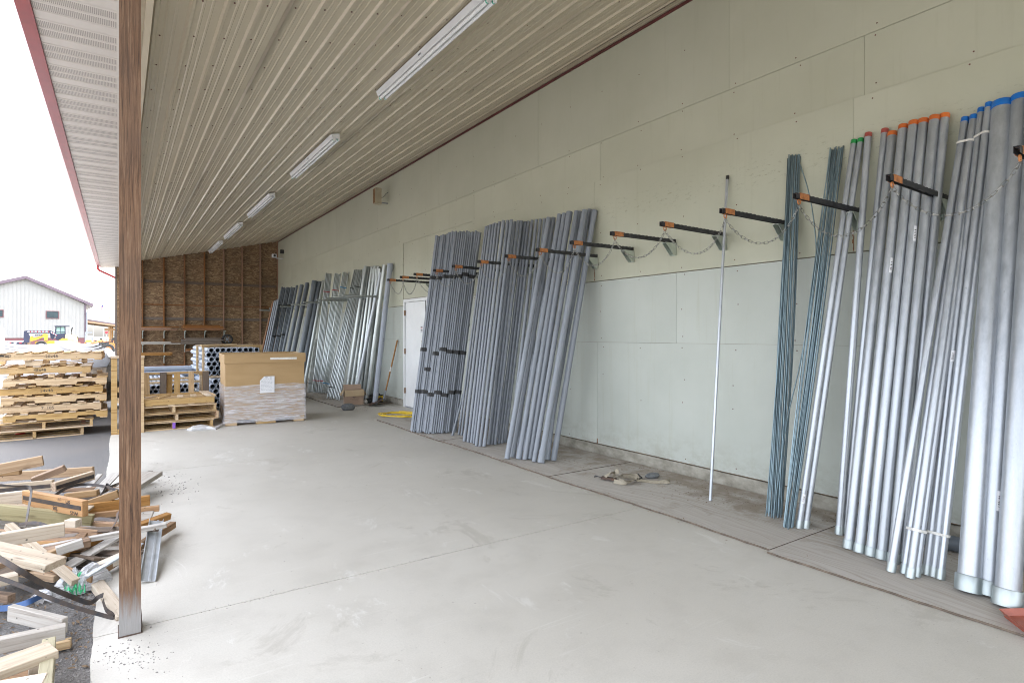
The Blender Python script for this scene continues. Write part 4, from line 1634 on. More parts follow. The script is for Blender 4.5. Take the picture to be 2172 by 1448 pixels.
g1 = 'taped bundles of thin grey conduit beside the door'
for k in range(7):
    s = k / 6
    bp = (878 + 82 * s, 916 + 3.5 * math.sin(s * 3.1))
    tp = (931 + 80 * s, 503 - 7 * min(1, s * 2.2))
    bundle(bp, tp, .0145, f'taped bundle of thin grey conduit, {ORD[k]} from the door', g1, (.58, 1.22 if k != 1 else .95, 2.38), 'pvc', 'blacktape', bell=True)
for k in range(4):
    s = (k + .5) / 4
    bp = (905 + 62 * s, 907)
    tp = (955 + 66 * s, 494)
    bundle(bp, tp, .0145, f'taped bundle of thin grey conduit in the back row, {ORD[k]} from the door', g1, (.6, 1.6, 2.42), 'pvc', 'blacktape')

# ------------------------------------------------ far pipes
gF = 'pipes leaning along the far part of the wall'


def far_pipe(bp, tp, r, label, m, bell=None, L=3.05, nm='plastic_conduit', z=PZ, n=12):
    b = G(bp[0], bp[1], z)
    b.z += r * .15
    t = reach(b, tp[0], tp[1], L, XW - .02 - r)
    d = t - b
    return tag(place(nm, pipe_mesh(r, round(d.length, 2), M[m], .08, bell, n), b, quat(d)), label, 'pipe', gF)


far_pipe((795, 857), (828, 559), .057, 'thick grey conduit with belled top, nearest of the far pipes', 'pvcblue', ('top', .15))
far_pipe((779, 851), (816, 562), .05, 'thick pale steel conduit beside the nearest far grey conduit', 'emt', None, nm='steel_conduit')
for k in range(5):
    s = k / 4
    far_pipe((733 + 38 * s, 848), (776 + 27 * s, 566 - random.uniform(0, 2)), .042, f'pale thick steel conduit behind the small box, {ORD[k]} from the left', 'emt', None, nm='steel_conduit')
far_pipe((752, 850), (808, 578), .04, 'bent looking steel conduit slanting across the pale thick ones', 'galv', None, nm='steel_conduit')
for k in range(6):
    s = k / 5
    far_pipe((757 + 30 * s, 846), (772 + 34 * s, 570), .033, f'steel conduit in the back row behind the small box, {ORD[k]} from the left', 'emt', None, nm='steel_conduit')
# square-packed steel conduit bundles with coloured tape
grid5 = [(i - 2, w - .5) for i in range(5) for w in range(2)]
for k, (bp, tp, lab, tp_m, tz) in enumerate((((668, 833), (697, 583), 'pale steel conduit bundle with red tape near its top, left half', 'flagred', (.3, 2.62)),
                                    ((681, 834), (716, 583), 'pale steel conduit bundle with red tape near its top, right half', 'flagred', (.3, 2.62)),
                                    ((688, 835), (733, 581), 'pale steel conduit bundle with teal tape', 'bluepaint', (.25, 2.72)),
                                    ((700, 846), (757, 577), 'most slanted pale steel conduit bundle with black bands', 'blacktape', (.3, 2.6)),
                                    ((713, 848), (765, 577), 'slanted steel conduit bundle right of the most slanted one', 'blacktape', (2.7,)))):
    bundle(bp, tp, .0155, lab, 'bundles of pale steel conduit along the far wall', tz, 'emt', tp_m, pack=grid5, bell=False, tw=.02, n=8, jig=.06)
bundle((657, 832), (672, 720), .0115, 'short thin steel bundle leaning low beside the tall cardboard box', 'bundles of pale steel conduit along the far wall', (.25,), 'emt', 'blacktape', L=1.6, pack=grid5, bell=False, tw=.015, n=8)
# thick dark grey conduit
for k, (bx, tx, ty, r) in enumerate(((596, 640, 604, .05), (606, 652, 600, .055), (625, 668, 596, .075), (636, 678, 597, .055), (645, 686, 595, .045))):
    far_pipe((bx, 824), (tx, ty), r, f'thick dark grey conduit at the far end, {ORD[k]} from the left', 'pvcdark' if k < 4 else 'emt', ('top', .14) if k == 2 else None)
for k in range(4):
    far_pipe((585 + 12 * k, 821), (630 + 12 * k, 606 - k), .035, f'dark grey conduit behind the thick dark ones, {ORD[k]} from the left', 'pvcdark')
for k in range(3):
    bundle((558 + 12 * k, 814), (601 + 10 * k, 611), .0165, f'dark taped conduit bundle near the end wall, {ORD[k]} from the left', 'dark taped conduit bundles near the end wall', (.9, 1.5, 2.45), 'pvcdark', 'blacktape', n=8)
for k in range(4):
    far_pipe((541 + 5 * k, 812), (579 + 4 * k, 640 - 2 * k), .026, f'thin grey conduit leaning into the far corner, {ORD[k]} from the left', 'pvc' if k else 'stud', None, L=2.5)

# ================================================================== PALLETS, CRATES, BOXES
def notched(L, m):
    k = ('notch', round(L, 2), m.name)
    if k in _cache:
        return _cache[k]
    x = L / 2
    P = [(-x, -.0445), (-x * .78, -.0445), (-x * .76, -.008), (-x * .40, -.008), (-x * .38, -.0445), (x * .38, -.0445), (x * .40, -.008), (x * .76, -.008), (x * .78, -.0445), (x, -.0445), (x, .0445), (-x, .0445)]
    me = MB().prism([Vector((a, 0, c)) for a, c in P], (0, -.019, 0), (0, .019, 0)).mesh('stringer', m)
    _cache[k] = me
    return me


def pallet(loc, rz, label, group, L=1.22, W=1.02, m='pine', notch=False, nd_=7, nb=5, deck_over=0.0, tilt=(0, 0), blocks=False, odd=None, pale=0.3):
    """stringers run along local x; local y points away"""
    o = thing('pallet', label, 'pallet', loc, (tilt[0], tilt[1], rz), group)
    hs = .089
    z0 = .016
    for k in range(3):
        y = -W / 2 + .019 + (W - .038) * k / 2
        me = notched(L, M[m]) if notch else board_mesh(L, .038, hs, M[m])
        place('stringer', me, (random.uniform(-.01, .01), y, z0 + hs / 2), (0, 0, R(random.uniform(-.4, .4))), o)
    for k in range(nb):
        x = -L / 2 + .05 + (L - .1) * k / (nb - 1)
        place('bottom_board', board_mesh(W + random.choice((0, .01)), .09, .015, M[m]), (x, random.uniform(-.006, .006), .0078), (0, 0, R(90 + random.uniform(-1, 1))), o)
    for k in range(nd_):
        x = -L / 2 + .05 + (L - .1) * k / (nd_ - 1) + random.uniform(-.012, .012)
        mm = m
        if odd and k in odd:
            mm = odd[k]
        elif random.random() < pale:
            mm = 'pine_pale'
        place('deck_board', board_mesh(W + deck_over, random.choice((.088, .09, .1, .14 if k in (0, nd_ - 1) else .09)), .015, M[mm]),
              (x, -deck_over / 2 + random.uniform(-.012, .006), z0 + hs + .0078), (0, 0, R(90 + random.uniform(-1.3, 1.3))), o)
    return o


def stamp(o, s, x, y=-.0205, z=.061, size=.05, W=1.02, m='ink', flip=False):
    return text(s, size, M[m], o, (x, -W / 2 - .0012, z), (R(90), R(180) if flip else 0, 0), 'stamped_size')


PG = 'pallets stacked on the asphalt left of the post'
hp = .1213
spec = [  # z index, x centre, y centre, rz, notch, openings?, stamp
    (0, -1.06, 11.25, 96, False, None), (1, -.92, 11.22, 93, False, None), (2, -.75, 11.2, 1.5, True, None), (3, -.82, 11.23, -1.0, False, '7  105'),
    (4, -.76, 11.2, 1.0, True, None), (5, -.79, 11.24, -.6, False, '54x48'), (6, -.76, 11.2, 0.5, True, None), (7, -.96, 11.22, .4, False, '48x48'), (8, -.80, 11.2, -.8, False, '20x48')]
plab = ['bottom pallet of the left stack, its open side to the front', 'second pallet from the bottom of the left stack, open side to the front', 'notched pallet third from the bottom of the left stack',
        'pallet fourth from the bottom of the left stack', 'notched pallet in the middle of the left stack', 'pallet stamped 54x48 in the left stack', 'pale pallet with gaps, third from the top of the left stack',
        'pallet stamped 48x48, second from the top of the left stack', 'top pallet of the left stack, stamped 20x48']
zz = -.03
for i, (k, x, y, rz, notch, st) in enumerate(spec):
    if k in (7, 8):
        pass
    if abs(rz) > 45:
        o = pallet((x, y, zz), R(rz), plab[i], PG, L=1.05, W=1.15, nd_=6)
    else:
        o = pallet((x, y, zz), R(rz), plab[i], PG, notch=notch, L=1.20 + random.uniform(-.02, .03), deck_over=random.choice((0, .015)))
        if st:
            stamp(o, st, random.uniform(-.08, .02), size=.058, m='ink')
            if k == 8:
                b = MB()
                for (cx, cz, dx, dz) in ((-.52, .061, .13, .003), (-.52, .091, .13, .003), (-.585, .076, .003, .03), (-.455, .076, .003, .03), (-.55, .076, .05, .014), (-.49, .07, .04, .012)):
                    b.box((cx, -.5115, cz), (dx, .0012, dz))
                b.local('stamped_frame', M['ink'], o)
    zz += hp + (.055 if k == 6 else .075 if k == 7 else .004)
    if k in (6, 7):      # loose spacer blocks that carry the pallet above
        for bx, by in ((-.5, -.45), (-.05, -.45), (.28 if k == 7 else .32, -.43), (-.5, .42), (.5, .42), (0.02, .42)):
            wdt = .2 if bx == -.05 and k == 7 else .075
            h = .0545 if k == 6 else .0745
            q = place('spacer_block', board_mesh(wdt, .09, h - .002, M['pine']), (x + bx, y + by, zz - h / 2 - .0005))
            tag(q, f'pine spacer block {"under the pallet stamped 48x48" if k == 6 else "under the top pallet"} of the left stack, {"back" if by > 0 else "front"} row, {"left" if bx < -.3 else "right" if bx > .25 else "middle"}', 'block', 'pine spacer blocks in the left pallet stack')
        if k == 7:
            q = place('broken_slat_board', board_mesh(.62, .07, .012, M['pine']), (x + .33, y - .47, zz - .03), (0, R(-4.2), 0))
            tag(q, 'cracked pine slat sticking out below the top pallet of the left stack', 'slat')
TOPZ = zz
for k, (dx, dy, L, W, rz) in enumerate(((-.25, -.42, .10, .18, 20), (.02, -.42, .13, .2, -14), (.27, -.44, .07, .14, 10))):
    pass
# grey strip lying in front of the stack
q = MB()
a, b = G(26, 931, -.022), G(128, 922, -.022)
q.bar(a, b, .07, .012)
tag(q.build('grey_strip', M['oldwood']), 'flat grey board lying on the asphalt before the left pallet stack', 'board')
q = MB()
c = G(43, 922, -.03)
q.lathe([(.05, 0), (.065, .02), (.05, .035), (.02, .04)], 14, Matrix.Translation(c)).build('round_cover', M['brightred'], None, 50)
tag(bpy.context.scene.objects['round_cover'], 'small dark red round cover lying under the bottom pallet of the left stack', 'cover')

# wrapped white goods and curled sheets behind the stack
MBx = MB()
o = thing('white_sheet_bundle', 'tall white block of stacked sheets behind the left pallet stack', 'sheets', (-1.0, 12.9, -.03))
for i, (z0, z1) in enumerate(((.0, .55), (.56, .80), (.81, 1.2))):
    MB().box2((-1.62, 12.45, -.03 + z0), (-.42 - .04 * i, 13.4, -.03 + z1)).build('sheet_block', M['whiteplastic'], o)


def curled(p, L, W, rz, lift, label, tw=0.0):
    b = MB()
    n = 14
    vs = []
    for i in range(n + 1):
        s = i / n
        zc_ = lift * (max(0, s - .45) / .55) ** 2 + .05 * max(0, .18 - s) * 4
        for jj in (0, 1):
            for hh in (0, 1):
                vs.append(((s - .5) * L, (jj - .5) * W, zc_ + (.04 * hh) + tw * s * jj))
    fs = []
    for i in range(n):
        a0 = i * 4
        b0 = a0 + 4
        fs += [(a0, a0 + 2, b0 + 2, b0), (a0 + 1, b0 + 1, b0 + 3, a0 + 3), (a0, b0, b0 + 1, a0 + 1), (a0 + 2, a0 + 3, b0 + 3, b0 + 2)]
    fs += [(0, 1, 3, 2), (n * 4, n * 4 + 2, n * 4 + 3, n * 4 + 1)]
    b.add(vs, fs)
    return tag(b.local('curled_sheet', M['whiteplastic'], None, 50, loc=p, rot=(0, 0, rz)), label, 'sheet', 'white sheets curling on the stack behind')


for k in range(3):
    curled((-1.12, 12.75, 1.175 + .042 * k), .9, .75, R(2 + 2 * k), .02, ('lowest', 'middle', 'topmost')[k] + ' white curled sheet on the left half of the sheet stack')
for k in range(3):
    curled((-.52, 12.7, 1.175 + .042 * k), .62, .7, R(180 - 6 * k), .11 - .02 * k, ('lowest', 'middle', 'topmost')[k] + ' white sheet curling up on the right half of the sheet stack')
o = thing('grey_bin', 'grey wooden bin standing behind the left pallet stack', 'bin', (-.05, 14.2, 0))
for p, q_ in (((-.40, 13.9, 0), (-.36, 14.6, 1.0)), ((.16, 13.9, 0), (.2, 14.6, 1.0)), ((-.36, 13.9, .55), (.16, 13.94, 1.0)), ((-.36, 14.56, .1), (.16, 14.6, 1.0))):
    MB().box2(p, q_).build('side_board', M['oldwood'], o)
MB().box2((-.44, 13.86, 1.0), (.24, 14.64, 1.03)).build('rim', M['oldwood'], o)
s = MB()
n = 10
for k in range(1):
    for i in range(9):
        a = math.pi * i / 8
    prof = [(1e-3, .36), (.14, .34), (.24, .25), (.28, .12), (.24, 0), (1e-3, 0)]
    s.lathe(prof, 14, Matrix.Translation((-.5, 13.75, .85)) @ Matrix.Diagonal((1.3, .8, 1.0, 1)))
tag(s.build('white_sack', M['paper'], None, 60), 'slumped white sack behind the curled white sheets', 'sack')
tag(MB().box2((-.5, 13.7, 0), (-.2, 14.0, .84)).build('crate_under_sack', M['pine_pale'], None), 'pale wooden box under the white sack', 'box')
o = MB().cyl((-.50, 12.2, -.03), (-.50, 12.2, .80), .035, 12)
tag(o.build('red_post', M['brightred']), 'short red post seen through the left pallet stack', 'post')

# ---- right stack of pallets behind the post, and the standing one
PG2 = 'pallets stacked right of the post'
o = pallet((.70, 10.85, 0.0), R(90.8), 'bottom pallet of the stack right of the post, purple mark on its edge', PG2, L=.98, W=1.1, nd_=6)
MB().box((-.494, 0, .061), (.004, .040, .0885)).local('purple_mark', M['purple'], o)
o = pallet((.74, 10.88, hp + .004), R(91.5), 'middle pallet right of the post, with red and blue marked ends', PG2, L=1.0, W=1.16, nd_=6)
for y, m in ((-.561, 'brightred'), (.561, 'bluepaint')):
    MB().box((-.503, y, .061), (.004, .040, .0885)).local('painted_end', M[m], o)
o = pallet((.70, 10.85, 2 * hp + .008), R(91), 'pallet third from the floor in the stack right of the post', PG2, L=1.0, W=1.18, nd_=6)
MB().box((-.503, .561, .061), (.004, .040, .0885)).local('painted_end', M['bluepaint'], o)
o = pallet((.66, 10.85, 3 * hp + .012), R(.8), 'top pallet right of the post, with broken short deck boards', PG2, L=1.22, W=1.0, nd_=0 + 2, pale=1)
for k, (x, rz, L, m) in enumerate(((-.46, -38, .34, 'darkwood'), (-.30, -34, .36, 'pine_pale'), (-.1, -30, .33, 'pine'), (.14, -6, .3, 'pine_pale'), (.32, -4, .3, 'pine_pale'), (.52, 0, .3, 'pine_pale'), (.585, 0, .3, 'pine'))):
    place('deck_board', board_mesh(L, .085 if k < 6 else .07, .015, M[m]), (x, -.37, .105 + .0085 + .0155), (R(0), 0, R(90 + rz)), o)
o = pallet((.74, 11.62, 0), 0, 'old pallet standing on edge behind the stack right of the post', PG2, L=1.18, W=.82, nd_=6, nb=3, odd={0: 'pine_pale', 1: 'pine', 2: 'darkwood', 3: 'pine', 4: 'pine', 5: 'darkwood'}, tilt=(R(84), 0))
o.location = (.72, 11.55, .414)

# pale wooden frame standing at the slab edge
o = thing('pine_crate', 'pale pine frame standing upright on the slab edge left of the post', 'frame', (.08, 10.35, 0))
for x in (-.095, .24):
    MB().box2((x, 10.30, 0.0), (x + .075, 10.345, 1.12)).build('upright', M['pine'], o)
    MB().box2((x, 11.3, 0.0), (x + .045, 11.345, 1.10)).build('upright', M['pine'], o)
for z in (1.121,):
    MB().box2((-.10, 10.28, z), (.32, 10.365, z + .035)).build('top_rail', M['pine_pale'], o)
for z in (.62, .46, .0):
    MB().box2((-.018, 10.306, z), (.238, 10.34, z + .075)).build('cross_rail', M['pine'], o)
for x in (-.09, .245):
    MB().box2((x, 10.346, 1.04), (x + .04, 11.299, 1.12)).build('side_rail', M['pine'], o)

# ---- framed units of grey pipe
def pipe_unit(x0, y0, z0, rows, cols, r, L, label, m='pvcblue', tiers=1, hexa=True, frame_y=(.25, 1.3), side=True, gap=.06):
    o = thing('framed_pipe_unit', label, 'pipe unit', (x0, y0, z0), None, 'framed units of grey pipe')
    pitch = 2 * r * 1.03
    W = cols * pitch
    z = .04
    for t in range(tiers):
        zb = z
        for i in range(rows):
            off = r if (hexa and i % 2) else 0
            for c in range(cols - (1 if off else 0)):
                x = r + c * pitch + off
                place('pipe', pipe_mesh(r, L, M[m], .09, ('bottom', .1) if (c + i) % 3 == 0 else None, 12), (x, random.uniform(-.05, .03), z + r), (R(-90), 0, 0), o)
            z += pitch * (.87 if hexa else 1)
        z += pitch * .13
        for fy in frame_y:
            if t == 0:
                MB().box((W / 2, fy, zb - .021), (W + .1, .085, .038)).local('batten', M['pine'], o)
            MB().box((W / 2, fy, z + .022), (W + .1, .085, .038)).local('batten', M['pine'], o)
            if side:
                for sx in (-.022, W + .022):
                    MB().box((sx, fy, (zb + z) / 2), (.038, .085, z - zb + .002)).local('side_batten', M['pine'], o)
        z += gap
    return o


pipe_unit(.30, 12.05, 0.0, 3, 11, .040, 3.0, 'low framed unit of pale grey pipes, open ends to the camera, behind the right pallets', tiers=2, side=False, gap=.085)
pipe_unit(1.46, 12.6, 0.0, 6, 9, .052, 3.0, 'tall framed unit of grey pipes with dark open ends, lower half', tiers=1, gap=.05)
o2 = pipe_unit(1.42, 12.8, .625, 6, 10, .050, 3.0, 'tall framed unit of grey pipes with dark open ends, upper half', tiers=1)
q = MB().bar((1.35, 12.95, 1.262), (2.0, 13.02, 1.272), .09, .03)
tag(q.build('loose_batten', M['pine']), 'loose pine batten lying on the tall framed pipe unit', 'batten')
# long pipes lying across behind
gl = 'long grey pipes lying behind the low framed unit'
for i in range(4):
    for k in range(3 if i < 3 else 2):
        y = 15.45 + .125 * k + (.06 if i % 2 else 0)
        o = place('long_pipe', pipe_mesh(.06, 3.0, M['pvcblue'], .08, ('bottom', .12) if k == 0 else None, 14), (-.30 - .04 * ((i * 3 + k) % 3), y, .30 + .062 + .108 * i), (0, R(90), 0))
        tag(o, f'long grey pipe lying across behind the low unit, {("bottom", "second", "third", "top")[i]} layer, {("front", "middle", "back")[k]} row', 'pipe', gl)
for x in (-.1, 1.0, 2.3):
    q = MB().box2((x, 15.3, 0), (x + .09, 15.95, .299))
    tag(q.build('bearer', M['pine']), 'squared timber bearer under the long grey pipes, ' + {-.1: 'left', 1.0: 'middle', 2.3: 'right'}[x], 'timber', 'bearers under the long pipes')
tag(MB().tube([(1.7, 15.9, .95), (2.25, 15.75, .62)], .02, 8).build('dark_bar', M['black']), 'dark steel bar leaning behind the long grey pipes', 'bar')

# ---- tall cardboard box on its pallet
BX = place('box_pallet', None, (2.05, 10.72, 0))
tag(BX, 'low wooden pallet under the tall film wrapped cardboard box', 'pallet')
BX.rotation_euler = (0, 0, R(-3.2))
for x in (-.52, 0, .52):
    place('block', board_mesh(.17 if x else .30, 1.0, .085, M['pine']), (x, 0, .0445), None, BX)
place('deck', board_mesh(1.22, 1.02, .022, M['pine']), (0, 0, .1), None, BX)
BG = thing('cardboard_box', 'tall brown cardboard box, film wrapped below, with a white paper sheet on its front', 'box', (2.05, 10.72, .1125), (0, 0, R(-3.2)))
w2, d2, h2, t2 = .605, .50, 1.03, .008
for nm, c, d in (('front_panel', (0, -d2, h2 / 2), (2 * w2, t2, h2)), ('back_panel', (0, d2, h2 / 2), (2 * w2, t2, h2)), ('left_panel', (-w2, 0, h2 / 2), (t2, 2 * d2 - .02, h2)), ('right_panel', (w2, 0, h2 / 2), (t2, 2 * d2 - .02, h2))):
    MB().box(c, d).local(nm, M['card'], BG)
MB().box((0, 0, .006), (2 * w2 - .03, 2 * d2 - .03, .01)).local('floor_panel', M['card_in'], BG)
lp = MB()
zt, zb_ = h2 + .016, h2 - .135
for c, d in (((0, -d2 - .013, (zt + zb_) / 2), (2 * w2 + .04, .008, zt - zb_)), ((0, d2 + .013, (zt + zb_) / 2), (2 * w2 + .04, .008, zt - zb_)),
             ((-w2 - .013, 0, (zt + zb_) / 2 - .01), (.008, 2 * d2 + .01, zt - zb_)), ((w2 + .013, 0, (zt + zb_) / 2), (.008, 2 * d2 + .01, zt - zb_))):
    lp.box(c, d)
lp.local('rim_band', M['card'], BG)
MB().box((.27, -d2 - .0185, zt - .085), (.42, .002, .035)).local('packing_tape', M['zip'], BG)
MB().box((.50, -d2 + .12, zt - .012), (.2, .26, .006), Matrix.Rotation(R(4), 3, 'X')).local('top_flap', M['card_in'], BG)
wr = MB()
nz, nx = 16, 24
per = []
for k in range(nx):
    s = k / nx * 4
    a, f = int(s), s - int(s)
    cs = [(-1, -1), (1, -1), (1, 1), (-1, 1), (-1, -1)]
    p, q_ = cs[a], cs[a + 1]
    per.append(((p[0] + (q_[0] - p[0]) * f), (p[1] + (q_[1] - p[1]) * f)))
vs = []
for i in range(nz + 1):
    z = -.075 + .61 * i / nz
    for (u, v) in per:
        e = .014 + random.uniform(0, .008) + (.012 if i < 2 else 0)
        vs.append((u * (w2 + e), v * (d2 + e), z + (random.uniform(-.012, .012) if i == nz else 0)))
wr.add(vs, [(i * nx + k, i * nx + (k + 1) % nx, (i + 1) * nx + (k + 1) % nx, (i + 1) * nx + k) for i in range(nz) for k in range(nx)])
wr.local('stretch_film', M['wrap'], BG, 60)
ps = MB()
vs = [(-.10, -d2 - .027, .395), (.125, -d2 - .027, .395), (.125, -d2 - .027, .67), (-.035, -d2 - .027, .67), (-.10, -d2 - .027, .60)]
ps.prism([Vector(v) for v in vs], (0, -.0008, 0), (0, .0008, 0))
pp = ps.local('paper_sheet', M['paper'], BG)
tx = MB()
for i in range(9):
    x = -.08
    while x < .09:
        l = random.uniform(.01, .03)
        tx.box((x + l / 2, -d2 - .0284, .62 - .022 * i), (l, .0008, .004))
        x += l + random.uniform(.006, .02)
for c, d in (((.0, -d2 - .0284, .652), (.035, .0008, .014)), ((.07, -d2 - .0284, .648), (.012, .0008, .02))):
    tx.box(c, d)
tx.local('print_lines', M['greymetal'], pp)

# ---- small open cardboard box, stone, cord, straps, tools
SB = thing('small_cardboard_box', 'small open cardboard box with folded out flaps by the far pipes', 'box', (4.08, 11.92, PZ), (0, 0, R(-12)))
w2, d2, h2 = .185, .15, .30
for nm, c, d in (('front_panel', (0, -d2, h2 / 2), (2 * w2, .005, h2)), ('back_panel', (0, d2, h2 / 2), (2 * w2, .005, h2)), ('left_panel', (-w2, 0, h2 / 2), (.005, 2 * d2 - .01, h2)), ('right_panel', (w2, 0, h2 / 2), (.005, 2 * d2 - .01, h2))):
    MB().box(c, d).local(nm, M['card_pink'], SB)
MB().box((0, 0, .006), (2 * w2 - .02, 2 * d2 - .02, .005)).local('floor_panel', M['card_in'], SB)
for nm, c, d, rt in (('front_flap', (0, -d2 - .032, h2 - .055), (2 * w2 + .02, .005, .135), Matrix.Rotation(R(-22), 3, 'X')), ('left_flap', (-w2 - .045, 0, h2 - .05), (.005, 2 * d2, .14), Matrix.Rotation(R(34), 3, 'Y')),
                     ('right_flap', (w2 + .035, 0, h2 - .05), (.005, 2 * d2, .14), Matrix.Rotation(R(-30), 3, 'Y')), ('back_flap', (0, d2 + .03, h2 + .04), (2 * w2, .005, .12), Matrix.Rotation(R(-20), 3, 'X'))):
    MB().box(c, d, rt).local(nm, M['card_in'] if 'back' not in nm else M['card_pink'], SB)
mk = MB()
mk.lathe([(.022, 0), (.028, 0), (.028, .0008), (.022, .0008)], 18, Matrix.Translation((-.005, -d2 - .0032, .17)) @ Matrix.Rotation(R(90), 4, 'X'), close=True)
for p, q_ in (((-.018, .157), (-.005, .19)), ((-.005, .19), (.008, .157)), ((-.012, .169), (.002, .169))):
    mk.bar((p[0], -d2 - .0032, p[1]), (q_[0], -d2 - .0032, q_[1]), .0008, .006)
mk.local('round_emblem', M['ink'], SB)
tx = MB()
for z, a, b in ((.125, -.085, .085), (.10, -.05, .06)):
    x = a
    while x < b:
        l = random.uniform(.006, .016)
        tx.box((x + l / 2, -d2 - .003, z), (l, .0008, .008 if z > .11 else .005))
        x += l + .005
tx.local('print_lines', M['greyink'], SB)


def blob(name, c, rx, ry, rz_, m, seed, amp=.12, n=14, rows=9):
    rn = random.Random(seed)
    ph = [rn.uniform(0, 6.28) for _ in range(6)]
    b = MB()
    vs = []
    for i in range(rows + 1):
        th = math.pi * i / rows
        for k in range(n):
            a = 2 * math.pi * k / n
            q = 1 + amp * (math.sin(2 * a + ph[0]) * math.sin(th) + .6 * math.sin(3 * a + 2 * th + ph[1]) + .5 * math.cos(4 * th + ph[2]))
            vs.append((rx * q * math.sin(th) * math.cos(a), ry * q * math.sin(th) * math.sin(a), max(-rz_ * .8, rz_ * q * math.cos(th))))
    b.add([(x + c[0], y + c[1], z + c[2] + rz_ * .8) for x, y, z in vs], [(i * n + k, i * n + (k + 1) % n, (i + 1) * n + (k + 1) % n, (i + 1) * n + k) for i in range(rows) for k in range(n)])
    return b.build(name, m, None, 60)


tag(blob('stone', (3.70, 11.12, 0), .13, .10, .075, M['stone'], 3, .08), 'rounded grey stone on the concrete before the small open box', 'stone')
# yellow cord
pts = []
c0 = Vector((4.02, 9.75, 0))
for k in range(150):
    s = k / 149
    a = 2 * math.pi * 4.2 * s
    u = Vector((.20, -.02 * 0 - .0, 0))
    pts.append(Vector((4.16 + (.30 - .05 * math.sin(5 * s)) * math.cos(a) * 1.0 + .03 * math.sin(9 * s), 9.68 + .30 * math.sin(a) - .12 * math.cos(a) + .05 * s + .05 * math.sin(3 * a + 9 * s), .022 + .012 * (1 + math.sin(a * .5 + 1)) + .014 * s)))
pts += [Vector((4.40 + .03 * k, 9.50 - .03 * k, .04)) for k in range(8)]
o = MB().tube(pts, .0085, 6).build('extension_cord', M['yellowcord'], None, 60)
tag(o, 'coiled yellow cord on the plywood beside the taped conduit', 'cord')
# shovel by the door
o = thing('shovel', 'long wooden handled shovel leaning on the wall beside the door', 'shovel', (4.55, 11.5, PZ))
hb, ht = Vector((4.60, 11.53, .14)), Vector((4.815, 11.33, 1.36))
MB().tube([hb.lerp(ht, s) for s in (0.12, .5, 1)], .017, 8).build('handle', M['orangewood'], o, 50)
MB().tube([hb.lerp(ht, s) for s in (.46, .54)], .0185, 8).build('white_tape', M['zip'], o, 50)
MB().tube([hb.lerp(ht, s) for s in (-.02, .14)], .02, 8).build('socket', M['greymetal'], o, 50)
bl = MB()
vs = []
nx, ny = 9, 6
for i in range(ny + 1):
    for k in range(nx + 1):
        u, v = k / nx * 2 - 1, i / ny
        wv = .21 * math.sqrt(max(0.02, 1 - (max(0, v - .35) / .65) ** 2.4))
        vs.append(Vector((4.60 - .02 + .10 * 0 - .30 * v + .0, 11.50, 0)) + Vector((-.02, 0, .155 - .125 * v - .02 * (1 - u * u))) + Vector((.2, .95, 0)) * (u * wv))
bl.add(vs, [(i * (nx + 1) + k, i * (nx + 1) + k + 1, (i + 1) * (nx + 1) + k + 1, (i + 1) * (nx + 1) + k) for i in range(ny) for k in range(nx)])
me = bl.build('blade', M['rust'], o, 60)
sm_ = me.modifiers.new('thick', 'SOLIDIFY')
sm_.thickness = .006
o = thing('toolbox', 'small black box with yellow and red sides on the floor behind the last far pipe', 'box', (4.58, 11.95, PZ), (0, 0, R(10)))
MB().box((0, 0, .08), (.26, .16, .16)).local('body', M['rubber'], o)
MB().box((.075, -.082, .085), (.11, .006, .11)).local('yellow_side', M['yellowcord'], o)
MB().box((-.02, -.0835, .07), (.12, .006, .055)).local('red_side', M['brightred'], o)
MB().box((.131, 0, .085), (.004, .14, .11)).local('yellow_end', M['yellowcord'], o)
MB().box((0, 0, .172), (.2, .03, .022)).local('grip', M['rubber'], o)
MB().cyl((.02, 0, .18), (.02, 0, .215), .012, 8).local('red_knob', M['brightred'], o)
o = thing('work_boot', 'dark boot with a pale toe lying by the far pipes', 'boot', (4.42, 11.9, PZ), (0, 0, R(200)))
MB().tube([(-.1, 0, .055), (-.02, 0, .055), (.07, 0, .05), (.13, 0, .04)], [.045, .055, .05, .03], 10).local('upper', M['rubber'], o, 60)
MB().tube([(-.08, 0, .07), (-.09, 0, .17)], [.05, .048], 10).local('shaft', M['rubber'], o, 60)
MB().tube([(.09, 0, .045), (.14, 0, .036)], [.05, .03], 10).local('toe', M['zip'], o, 60)

# webbing straps with ratchet on the plywood
o = thing('ratchet_strap', 'heap of tan webbing straps with dark ratchet on the plywood', 'strap', (3.98, 3.95, PZ))
c0 = G(1330, 1016, PZ)
rn = random.Random(5)


def sp_(px, py, z):
    return G(px, py, PZ + z)


def web(pp, w=.04, side=(0.35, -0.7, 0.45)):
    P = [sp_(*p) for p in pp]
    fine = []
    for i in range(len(P) - 1):
        p0, p1, p2, p3 = P[max(i - 1, 0)], P[i], P[i + 1], P[min(i + 2, len(P) - 1)]
        for k in range(5):
            s = k / 5
            fine.append(0.5 * ((2 * p1) + (p2 - p0) * s + (2 * p0 - 5 * p1 + 4 * p2 - p3) * s * s + (3 * p1 - p0 - 3 * p2 + p3) * s ** 3))
    fine.append(P[-1])
    MB().ribbon(fine, w, .004, side).build('webbing', M['webbing'], o, 50)


